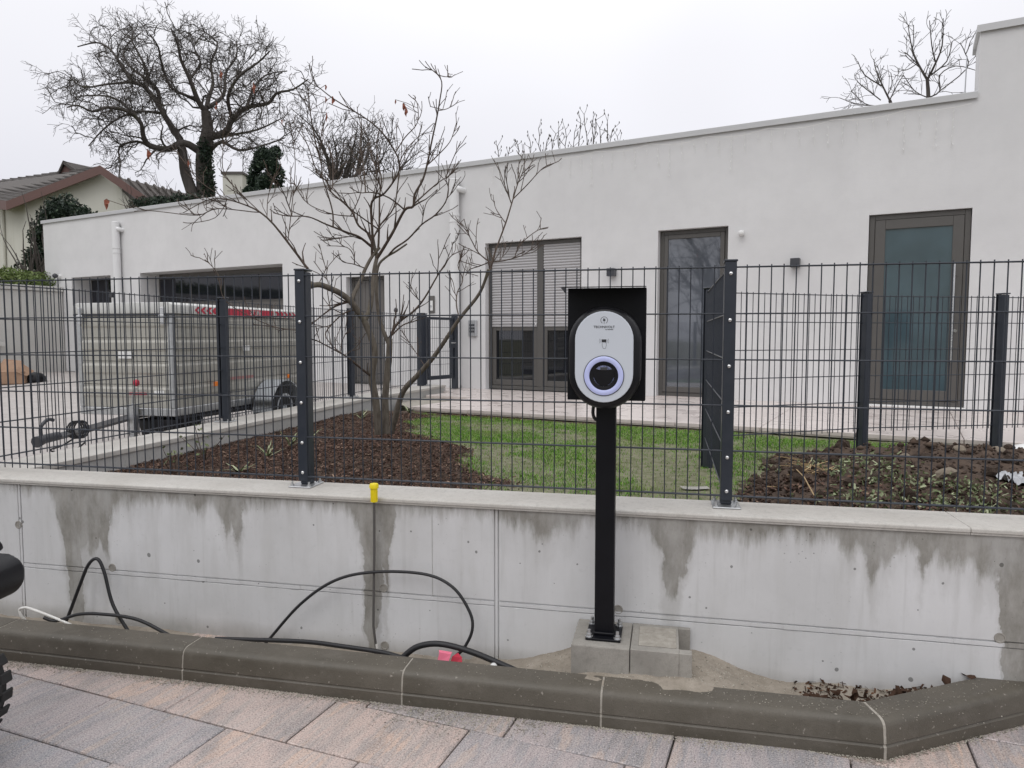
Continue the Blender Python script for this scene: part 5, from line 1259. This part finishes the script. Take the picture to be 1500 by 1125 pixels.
branches = [
 (A6([(470, 1125), (465, 1010), (400, 950), (370, 880), (330, 830), (250, 760), (225, 700), (170, 640), (120, 490), (60, 400), (30, 330)]), .3, .018),
 (A6([(468, 1100), (400, 1040), (330, 1010), (290, 990), (220, 960), (120, 915), (0, 910), (-80, 890)]), -.4, .018), (A6([(100, 905), (40, 820), (0, 780), (-60, 700)]), -.5, .008),
 (A6([(300, 990), (290, 900), (255, 790), (215, 680), (205, 590), (180, 500)]), -.2, .011),
 (A6([(475, 1120), (480, 1010), (475, 850), (500, 800), (560, 770), (640, 660), (650, 580), (600, 480), (530, 390), (440, 320), (290, 230), (210, 170), (160, 120), (130, 20)]), -.5, .018),
 (A6([(545, 1120), (550, 960), (550, 800), (560, 700), (540, 600), (530, 480), (545, 400)]), .4, .016),
 (A6([(520, 1160), (560, 1100), (620, 1000), (690, 870), (740, 850), (750, 780), (800, 690), (830, 580), (850, 480), (880, 340), (900, 230), (912, 120), (870, 60), (815, 35)]), -.3, .022), (A6([(912, 130), (940, 110), (965, 85)]), 0, .006), (A6([(892, 335), (930, 300), (960, 270)]), .1, .006), (A6([(897, 290), (870, 275), (845, 265)]), -.1, .005),
 (A6([(690, 870), (600, 800), (500, 770), (430, 772), (370, 740)]), -.3, .011), (A6([(745, 850), (830, 770), (900, 710), (960, 670), (1010, 620)]), .2, .011), (A6([(880, 720), (905, 680), (912, 640)]), 0, .005), (A6([(830, 640), (900, 560), (960, 480), (985, 410)]), .2, .008),
 (A6([(600, 1170), (640, 1120), (720, 1060), (800, 970), (880, 910), (940, 830), (955, 750), (940, 680), (985, 560), (1025, 470)]), .3, .014), (A6([(955, 780), (985, 755), (1010, 720)]), .1, .005), (A6([(800, 970), (820, 850), (850, 800), (880, 770)]), .1, .006),
 (A6([(550, 960), (450, 900), (370, 850), (330, 800), (250, 740)]), -.2, .01), (A6([(482, 1060), (540, 960), (620, 860), (650, 700), (660, 600), (700, 520), (780, 440), (860, 410)]), .5, .012), (A6([(650, 580), (700, 480), (770, 380), (770, 260), (745, 215)]), .2, .008),
 (A6([(295, 640), (240, 520), (190, 370), (160, 300), (100, 220), (60, 170)]), -.3, .009), (A6([(310, 760), (300, 680), (280, 560), (220, 450), (200, 400)]), .3, .008), (A6([(490, 790), (470, 640), (440, 500), (445, 400), (420, 320)]), .4, .009), (A6([(480, 850), (520, 680), (500, 560), (480, 450)]), .3, .008),
 (A6([(380, 1125), (340, 1080), (300, 1065), (220, 1045), (160, 1000)]), -.2, .007), (A6([(340, 1085), (260, 1060), (180, 1030)]), -.1, .005), (A6([(360, 912), (250, 900), (130, 850), (80, 790), (45, 720)]), .3, .008), (A6([(365, 900), (420, 800), (440, 720), (430, 640)]), .3, .008),
 (A7([(572, 490), (600, 430), (640, 390), (700, 350), (760, 280), (830, 160), (870, 100), (910, 50), (980, 20)]), .3, .022), (A7([(575, 505), (640, 440), (690, 420), (730, 405)]), .3, .014), (A7([(750, 320), (700, 270), (655, 220)]), .1, .006), (A7([(830, 160), (835, 60), (830, -10)]), .1, .007), (A7([(870, 100), (900, 30), (915, -20)]), 0, .005),
 (A7([(945, 395), (930, 330), (935, 260), (965, 190), (940, 110), (970, 40)]), .2, .009),
 (A7([(360, 320), (280, 340), (210, 380), (130, 440), (60, 490)]), -.4, .018), (A7([(450, 710), (400, 670), (330, 610), (240, 560), (150, 515), (120, 520)]), -.5, .016), (A7([(370, 365), (310, 380), (250, 430), (210, 490), (250, 550), (310, 595)]), -.4, .012), (A7([(430, 130), (370, 105), (310, 90), (290, 60)]), -.2, .008), (A7([(375, 110), (370, 60), (330, 10), (220, 0)]), -.2, .007),
 (A7([(215, 220), (230, 130), (225, 80)]), -.1, .006), (A7([(265, 330), (240, 250), (225, 180), (115, 125)]), -.2, .006), (A7([(330, 600), (330, 500), (370, 430)]), 0, .005), (A7([(345, 605), (390, 560), (405, 520)]), .1, .005), (A7([(730, 600), (690, 550), (660, 510)]), 0, .005),
 (A4([(560, 1030), (620, 890), (660, 760), (740, 545), (790, 390), (840, 230), (890, 110), (905, 0)]), .2, .016), (A4([(740, 545), (700, 470), (670, 400), (665, 345)]), .1, .007), (A4([(795, 390), (760, 280), (730, 180), (685, 40)]), .1, .008), (A4([(820, 320), (930, 210), (1030, 100), (1090, 60)]), .2, .008), (A4([(850, 200), (855, 100), (860, 30)]), .1, .005), (A4([(620, 870), (530, 780), (480, 670), (440, 580), (400, 520)]), .1, .009), (A4([(620, 890), (720, 860), (840, 810), (900, 770), (1010, 680)]), .2, .01), (A4([(825, 800), (870, 690), (1000, 580), (1090, 550)]), .2, .007), (A4([(610, 885), (540, 890), (470, 895), (440, 930)]), .1, .008), (A4([(700, 860), (725, 800), (755, 710)]), .1, .005), (A4([(900, 110), (950, 70), (980, 60)]), .1, .005),
 ([(436, 398), (420, 370), (385, 322), (350, 300), (310, 292), (268, 312)], -.2, .017), ([(385, 322), (333, 264), (328, 218), (327, 190)], -.1, .006), ([(380, 330), (320, 318), (290, 322), (240, 313), (200, 306)], -.1, .007), ([(345, 296), (320, 320), (278, 327)], .1, .005), ([(345, 300), (300, 270), (270, 235), (245, 206)], .1, .005), ([(420, 375), (428, 300), (432, 240), (425, 180)], .1, .006), ([(395, 335), (395, 290), (412, 240)], .1, .005), ([(445, 470), (400, 468), (335, 438), (320, 400), (300, 380)], -.1, .006),
]
ends = []; att = []
BS = .6
def attach(ps):
    if att:
        q = min(att, key=lambda a: (a.x - ps[0].x) ** 2 + (a.z - ps[0].z) ** 2 + .03 * (a.y - ps[0].y) ** 2); off = q - ps[0]
        if off.length < .8:
            m = len(ps) - 1; ps = [p + off * (1 - k / m) ** 1.5 for k, p in enumerate(ps)]
    att.extend(ps); return ps
def limb2(mb, pix, Y, dy, r0, r1, n, sub, root=False):
    ps = [at(px, py, Y + dy * i / max(1, len(pix) - 1)) for i, (px, py) in enumerate(pix)]; ps = spline(ps, sub)
    if not root: ps = attach(ps)
    else: att.extend(ps)
    m = len(ps) - 1; rr = [r0 + (r1 - r0) * (k / m) ** .85 for k in range(m + 1)]; mb.tube(ps, rr, n); return ps, rr
for k_, (pix, dy, r0, r1) in enumerate(stems): limb2(tk, pix, MY + (.0, 0, .05, -.04, 0, 0, 0)[k_], dy, r0 * BS, r1 * BS, 9, 4, k_ in (0, 2, 3))
mp = [(11, .2, .75, .12, 36, .35, 4, 4, .003), (8, .1, .8, .14, 40, .2, 2, 3, .0024)]
for pix, dy, r in branches:
    ps, rr = limb2(br, pix, MY, dy, r * .62, .0028, 6, 4); ends.append(ps)
    sprout([tg, tg], ps, rr, 2 if r < .012 else 1, mp)
finish(tk, 'trunk', M['bark'], mg); finish(br, 'branches', M['twig'], mg); finish(tg, 'twigs', M['twig'], mg)['kind'] = 'stuff'
o = MB().cyl((0, 0, 0), (-.05, 0, .01), .026, .034, 12).build('sawn_stub', M['bark'], mg, smooth=50); o.location = at(458, 418, MY - .35) - Vector(mg.location)
allp = [p for ps in ends for p in ps]
def hang_leaf(px, py, Y, s):
    p = at(px, py, Y); q = min(allp, key=lambda a: (a - p).length + (0 if a.z > p.z else .06)); st = MB().tube([q, q.lerp(p, .5) + Vector((0, 0, .015)), p + Vector((0, 0, s * .8))], .0022, 4, cap=False); finish(st, 'leaf_stalk', M['twig'], mg)
    mb = MB(); k_ = random.uniform(.5, .85); pr = [(0, 1), (.45 * k_, .5), (.62 * k_, .05), (.25 * k_, -.45), (.1, -1), (-.35 * k_, -.5), (-.5 * k_, -.1), (-.3 * k_, .6)]; vs_ = [Vector((x * s * .8, random.uniform(-.5, .5) * s + abs(x) * s * .8, z * s)) for x, z in pr] + [Vector((0, -.15 * s, 0))]
    mb.add([p + v for v in vs_], [(i, (i + 1) % 8, 8) for i in range(8)]); finish(mb, 'dry_leaf', M['dryleaf'], mg, 0)
for px, py, s in [(591, 156, .026), (594, 163, .03), (579, 149, .015), (477, 147, .022), (487, 147, .028), (478, 172, .034), (477, 128, .018), (323, 110, .03), (371, 129, .036), (316, 155, .028), (217, 227, .034), (413, 179, .02), (155, 299, .036), (276, 240, .022)]: hang_leaf(px, py, MY - .1, s * 1.3)

# ------------------------------------------------------------------ plants in the bed, soil bed rubble
def blade_plant(label, x, y, n, h, spread, mat, name='bed_plant', group='young plants in the mulch bed', wd=.016):
    z = gz(x, y); t = thing(name, label, 'plant', (x, y, z - .01), random.uniform(0, 6), group); mb = MB()
    for i in range(n):
        a = random.uniform(0, 6.28); l = h * random.uniform(.6, 1.2); pts = []
        for k in range(6):
            s = k / 5; r_ = spread * s ** 1.5 * random.uniform(.95, 1.05); pts.append(Vector((r_ * math.cos(a), r_ * math.sin(a), l * (s - .35 * s * s * random.uniform(.5, 1.4)))))
        sd = Vector((-math.sin(a), math.cos(a), 0)); vs_ = []
        for k, p in enumerate(pts): w_ = wd * (1 - (k / 5) ** 2) * .5 + .001; vs_ += [p - sd * w_, p + sd * w_]
        mb.add(vs_, [(2 * k, 2 * k + 1, 2 * k + 3, 2 * k + 2) for k in range(5)])
    mb.build('leaf_blades', mat, t, recalc=False); return t
random.seed(5)
def ground_at(px, py, z=.62):
    d = at(px, py, 1.0) - Vector((0, 0, CAM_Z)); t = (z - CAM_Z) / d.z; return d.x * t, d.y * t
for px, py, h, lab in [(455, 640, .17, 'clump of pale strap leaves beside the low wall, just right of the left fence post'), (425, 655, .16, 'clump of pale strap leaves seen just left of the left fence post'), (600, 603, .13, 'clump of yellowish strap leaves at the terrace corner behind the tree'), (392, 668, .14, 'sparse pale strap leaves in the mulch left of the fence post'), (530, 612, .14, 'dry arching stalks in the bed left of the tree trunk'), (350, 690, .1, 'low pale leaves lying flat on the mulch near the front wall')]:
    x, y = ground_at(px, py); blade_plant(lab, x, y, 9, h, .14, M['weed'])
def leafy(label, px, py, h):
    x, y = ground_at(px, py); t = thing('leafy_shrub', label, 'shrub', (x, y, gz(x, y) - .01), 0, 'small leafy shrubs by the low wall'); mb = MB(); P = []
    for i in range(7):
        q = wander(Vector((0, 0, 0)), Vector((random.gauss(0, .35), random.gauss(0, .35), 1)), h * random.uniform(.6, 1.1), 5, .12); mb.tube(q, [.005 - .0006 * k for k in range(6)], 4, cap=False); P += [(tuple(a), (.03, .03, .03)) for a in q[3:]]
    mb.build('stems', M['twig'], t); leaf_cloud('leaves', P, 8, .02, M['weed'], t, 1.8)
leafy('small leafy green shrub against the low wall below the trailer', 300, 672, .3); leafy('tiny leafy shoot by the low wall near the front fence', 255, 690, .22)
# weeds and rubble on the right
random.seed(9); pts = []
clumps = [ground_at(*q, .66) for q in [(1225, 700), (1255, 690), (1290, 692), (1240, 735), (1300, 738), (1350, 725), (1410, 735), (1440, 742), (1380, 742), (1470, 740), (1330, 708), (1260, 745), (1400, 722), (1190, 690), (1280, 712), (1450, 722)]]
for cx_, cy_ in clumps:
    for _ in range(85):
        x, y = cx_ + random.gauss(0, .1), cy_ + random.gauss(0, .09)
        if in_garden(x, y, .0): pts.append((x, y, gz(x, y) + random.uniform(.0, .05)))
tag(chips('weeds', pts, .025, .011, M['weed'], 1.), kind='stuff')
pts = [];
while len(pts) < 5200:
    u = random.uniform(2.05, 5.0); v = random.uniform(.1, 2.9); p = F(u, v)
    if right_bed(p.x, p.y) < 0 or not in_garden(p.x, p.y): continue
    pts.append((p.x, p.y, gz(p.x, p.y) + .003))
CLODS = []
for k in range(3):
    bm = bmesh.new(); bmesh.ops.create_icosphere(bm, subdivisions=2, radius=1)
    for v in bm.verts: v.co *= 1 + .45 * mnoise.noise(v.co * 1.7 + Vector((k * 5, 3, 0)))
    me = bpy.data.meshes.new('soil_clod'); bm.to_mesh(me); bm.free(); me.materials.append(M['soil']); CLODS.append(me)
scatter_grains('soil_crumbs', pts[:4400], .011, M['clod'], flat=.8)
scatter_grains('soil_clods', pts[4400:5000], .03, M['clod'], flat=.8)
for i, p in enumerate(random.sample(pts, 34)):
    o = bpy.data.objects.new('soil_clod', random.choice(CLODS)); C.objects.link(o); s_ = random.uniform(.025, .055); o.location = (p[0], p[1], p[2] + s_ * .15); o.scale = (s_ * random.uniform(.8, 1.3), s_, s_ * random.uniform(.6, 1)); o.rotation_euler = (random.random(), random.random(), random.uniform(0, 6)); tag(o, 'dark lump of soil lying on the heap behind the right part of the fence', 'soil clod', 'dark clods on the soil heap')
tag(chips('bark_mulch', [p for p in pts if (Vector(p) - FO).dot(FV) < 1.1] * 3, .05, .012, M['mulch']), kind='stuff')
st_me = []
for k in range(3):
    bm = bmesh.new(); bmesh.ops.create_icosphere(bm, subdivisions=2, radius=1)
    for v in bm.verts: v.co *= 1 + .28 * mnoise.noise(v.co * 1.3 + Vector((k * 9, 0, 0))); v.co.z *= .65
    me = bpy.data.meshes.new('field_stone'); bm.to_mesh(me); bm.free(); me.materials.append(M['stone']); st_me.append(me)
for px, py, s in [(1345, 658, .045), (1370, 660, .05), (1405, 655, .045), (1448, 655, .05), (1290, 655, .035), (1310, 662, .03), (1385, 702, .055), (1365, 683, .04), (1405, 680, .045), (1440, 690, .05), (1460, 675, .05), (1345, 670, .035), (1262, 648, .03), (1485, 690, .05), (1325, 680, .03), (1238, 676, .035), (1445, 716, .03)][::2] + [(1370, 660, .05), (1458, 668, .04)]:
    x, y = ground_at(px, py, .68); o = bpy.data.objects.new('field_stone', random.choice(st_me)); C.objects.link(o); o.location = (x, y, gz(x, y) + s * .25); o.scale = (s * random.uniform(.8, 1.3), s, s * random.uniform(.8, 1.2)); o.rotation_euler = (random.uniform(-.3, .3), random.uniform(-.3, .3), random.uniform(0, 6))
    tag(o, 'tan field stone lying among the soil clods on the heap at the right', 'stone', 'stones on the soil heap')
random.seed(3)
t = thing('white_sack', 'white plastic sack lying behind the soil heap at the right edge', 'sack', (*ground_at(1506, 668, .66), .66))
bm = bmesh.new(); bmesh.ops.create_icosphere(bm, subdivisions=3, radius=1)
for v in bm.verts: v.co *= 1 + .18 * mnoise.noise(v.co * 2.2); v.co = Vector((v.co.x * .16, v.co.y * .12, max(-.06, v.co.z * .085)))
me = bpy.data.meshes.new('sack_body'); bm.to_mesh(me); bm.free()
for p in me.polygons: p.use_smooth = True
link('sack_body', me, M['whiteplastic'], t)
def crumple(name, label, x, y, sx, sy, h, mat):
    V_ = []; n_ = 12
    for j in range(n_ + 1):
        for i in range(n_ + 1):
            a, b = i / n_ - .5, j / n_ - .5; X, Y_ = x + a * sx, y + b * sy; V_.append((a * sx, b * sy, gz(X, Y_) - gz(x, y) + .01 + h * (abs(mnoise.noise(Vector((a * 5, b * 5, 4)))) + .5 * abs(mnoise.noise(Vector((a * 12, b * 12, 7)))))))
    Fq = [(j * (n_ + 1) + i, j * (n_ + 1) + i + 1, (j + 1) * (n_ + 1) + i + 1, (j + 1) * (n_ + 1) + i) for j in range(n_) for i in range(n_)]
    o = link(name, np_mesh(name, V_, Fq), mat); o.location = (x, y, gz(x, y)); tag(o, label, 'plastic')
x, y = ground_at(1490, 708, .68); crumple('plastic_sheet', 'crumpled clear plastic sheet on the soil at the right edge', x, y, .16, .18, .07, M['plasticwhite'])
x, y = ground_at(1018, 714, .6); crumple('plastic_scrap', 'grey muddy patch of film on the lawn by the right fence post', x, y, .16, .07, .006, M['mudfilm'])
# dry straw and stems
mb = MB()
for i in range(46):
    x, y = ground_at(random.gauss(1185, 14), random.gauss(695, 6), .66); a = random.uniform(0, 3.1); l = random.uniform(.06, .16); mb.tube([(x, y, gz(x, y) + .02), (x + l * math.cos(a), y + l * math.sin(a), gz(x, y) + random.uniform(.01, .05))], .0018, 3)
tag(mb.build('straw', simple('straw', (.42, .3, .16), .8)), kind='stuff')
def stalk(px0, py0, px1, py1):
    a = ground_at(px0, py0, .67); b = ground_at(px1, py1, .67); o = MB().tube([(0, 0, 0), ((b[0] - a[0]) / 2, (b[1] - a[1]) / 2, .02), (b[0] - a[0], b[1] - a[1], 0)], .003, 5).build('dry_stalk', bpy.data.materials['straw']); o.location = (*a, gz(*a) + .03); return o
tag(stalk(1123, 706, 1395, 727), 'long pale dry stalk lying across the soil bed', 'stalk'); tag(stalk(1165, 700, 1192, 742), 'short pale dry stalk leaning toward the coping', 'stalk')

# ------------------------------------------------------------------ black quad bike at the left edge
qd = thing('quad_bike', 'black quad bike with knobbly tyre and plastic bumper at the left edge', 'quad bike', (-2.41, 1.9, 0), R(-4))
def knobby(x, y, r, wd):
    Mx = Matrix.Translation((x, y, r)) @ Matrix.Rotation(R(90), 4, 'X')
    ty = MB().lathe([(r * .5, -wd / 2 + .02), (r * .75, -wd / 2), (r * .92, -wd / 2 + .01), (r * .96, -wd * .3), (r * .965, wd * .3), (r * .92, wd / 2 - .01), (r * .75, wd / 2), (r * .5, wd / 2 - .02)], 36, Mx).build('tyre', M['tyre'], qd, smooth=40)
    lug = MB().box(-.02, .02, -.027, .027, 0, .011).mesh('lug', .004); lug.materials.append(M['tyre'])
    for k in range(22):
        for j, sy in enumerate((-wd * .37, -wd * .12, wd * .13, wd * .38)):
            a = 2 * math.pi * (k + .5 * (j % 2)) / 22; o = put('lug', lug, ty, (x + r * .945 * math.cos(a), y + sy, r + r * .945 * math.sin(a))); o.rotation_euler = (0, math.pi / 2 - a, 0)
    MB().lathe([(0, -.05), (r * .3, -.05), (r * .45, -wd / 2 + .02), (r * .52, -wd / 2 + .01), (r * .52, wd / 2 - .02), (0, wd / 2 - .03)], 24, Mx).build('rim', M['lamp'], ty, smooth=40)
for x, y in ((.315, -.12), (.315, .62 - .0), (-.95, -.12), (-.95, .62)): knobby(x, y - .05, .235, .2)
MB().box(-.95, .25, .16, .32, .3, .42).build('frame', M['lamp'], qd, .02)
bp_ = []
def rbox(x0, x1, y0, y1, z0, z1, bev, name, mat=None): return MB().box(x0, x1, y0, y1, z0, z1).build(name, mat or M['blackplastic'], qd, bev, 4, 60)
zq = lambda P: [(x, z + .14) for x, z in P]
bu = MB().prism(zq([(.2, .375), (.46, .385), (.525, .41), (.555, .45), (.56, .50), (.54, .535), (.5, .555), (.40, .56), (.2, .54)]), -.3, .75, 'y').build('bumper', M['blackplastic'], qd, .03, 4, 50)
MB().prism(zq([(.2, .505), (.46, .52), (.51, .54), (.49, .545), (.45, .532), (.2, .517)]), -.303, .753, 'y').build('bumper_crease', M['lamp'], bu)
MB().prism(zq([(.1, .57), (.49, .575), (.53, .585), (.515, .61), (.44, .70), (.2, .78), (.1, .78)]), -.22, .70, 'y').build('front_fender', M['blackplastic'], qd, .02, 3, 40)
MB().prism(zq([(-.8, .51), (.1, .55), (.1, .75), (-.2, .71), (-.8, .69)]), -.1, .56, 'y').build('seat', M['black'], qd, .03, 3, 40)
MB().tube([(-.12, -.28, 1.05), (-.08, -.1, 1.03), (-.02, .23, .98), (-.08, .56, 1.03), (-.12, .72, 1.05)], .014, 8).build('handlebar', M['black'], qd, smooth=60)
MB().tube([(-.05, .23, .87), (-.02, .23, .99)], .03, 8).build('steering_column', M['black'], qd)
# ------------------------------------------------------------------ across the street (mirrored in the door panes)
oh = thing('gabled_house', 'pale gabled house across the street, mirrored in the glass of the front door', 'house', (-5.5, -13, 0), R(-28))
MB().prism([(-5, 0), (5, 0), (5, 5), (0, 9), (-5, 5)], -8, 0, 'y').build('wall', M['cream'], oh)
for sg in (-1, 1):
    a = Vector((sg * 5.5, .4, 4.65)); b = Vector((0, .4, 9.06)); slab([a, b, b + Vector((0, -8.8, 0)), a + Vector((0, -8.8, 0))], .18 * sg, M['tiles'], 'roof', oh)
for x in (-2.5, 1.5):
    wn = MB().box(x, x + 1.1, .003, .05, 1.2, 2.6).build('window', M['whiteplastic'], oh); MB().box(x + .08, x + 1.02, .051, .06, 1.28, 2.52).build('pane', M['glass'], wn)
random.seed(77)
stt = tree_thing('street_tree', 'bare street tree behind the viewer, mirrored in the narrow glazed door', Vector((-13.5, -8.5, 0)))
tk, lb = MB(), MB(); tp = wander(Vector(stt.location), Vector((0, 0, 1)), 2.6, 4, .05); tk.tube(tp, [.3, .27, .25, .24, .22], 8)
for i in range(9):
    a = 2 * math.pi * i / 9; ps = wander(tp[-1], Vector((math.cos(a), math.sin(a), random.uniform(.7, 1.6))), random.uniform(4, 6), 9, .16, .06); rr = [max(.02, .13 * (1 - k / 9.5)) for k in range(10)]; lb.tube(ps, rr, 6, cap=False)
    sprout([lb, lb, lb], ps, rr, 2, [(2.2, 2.0, .5, .22, 48, .1, 5, 4, .014), (3., .9, .55, .25, 45, .06, 4, 3, .01)])
finish(tk, 'trunk', M['oakbark'], stt); finish(lb, 'branches', M['oakbark'], stt)
# ------------------------------------------------------------------ far ground
gr = MB().add([(-250, -120, -.12), (250, -120, -.12), (250, 300, -.12), (-250, 300, -.12)], [(0, 1, 2, 3)]).build('ground', M['earth']); tag(gr, kind='structure')
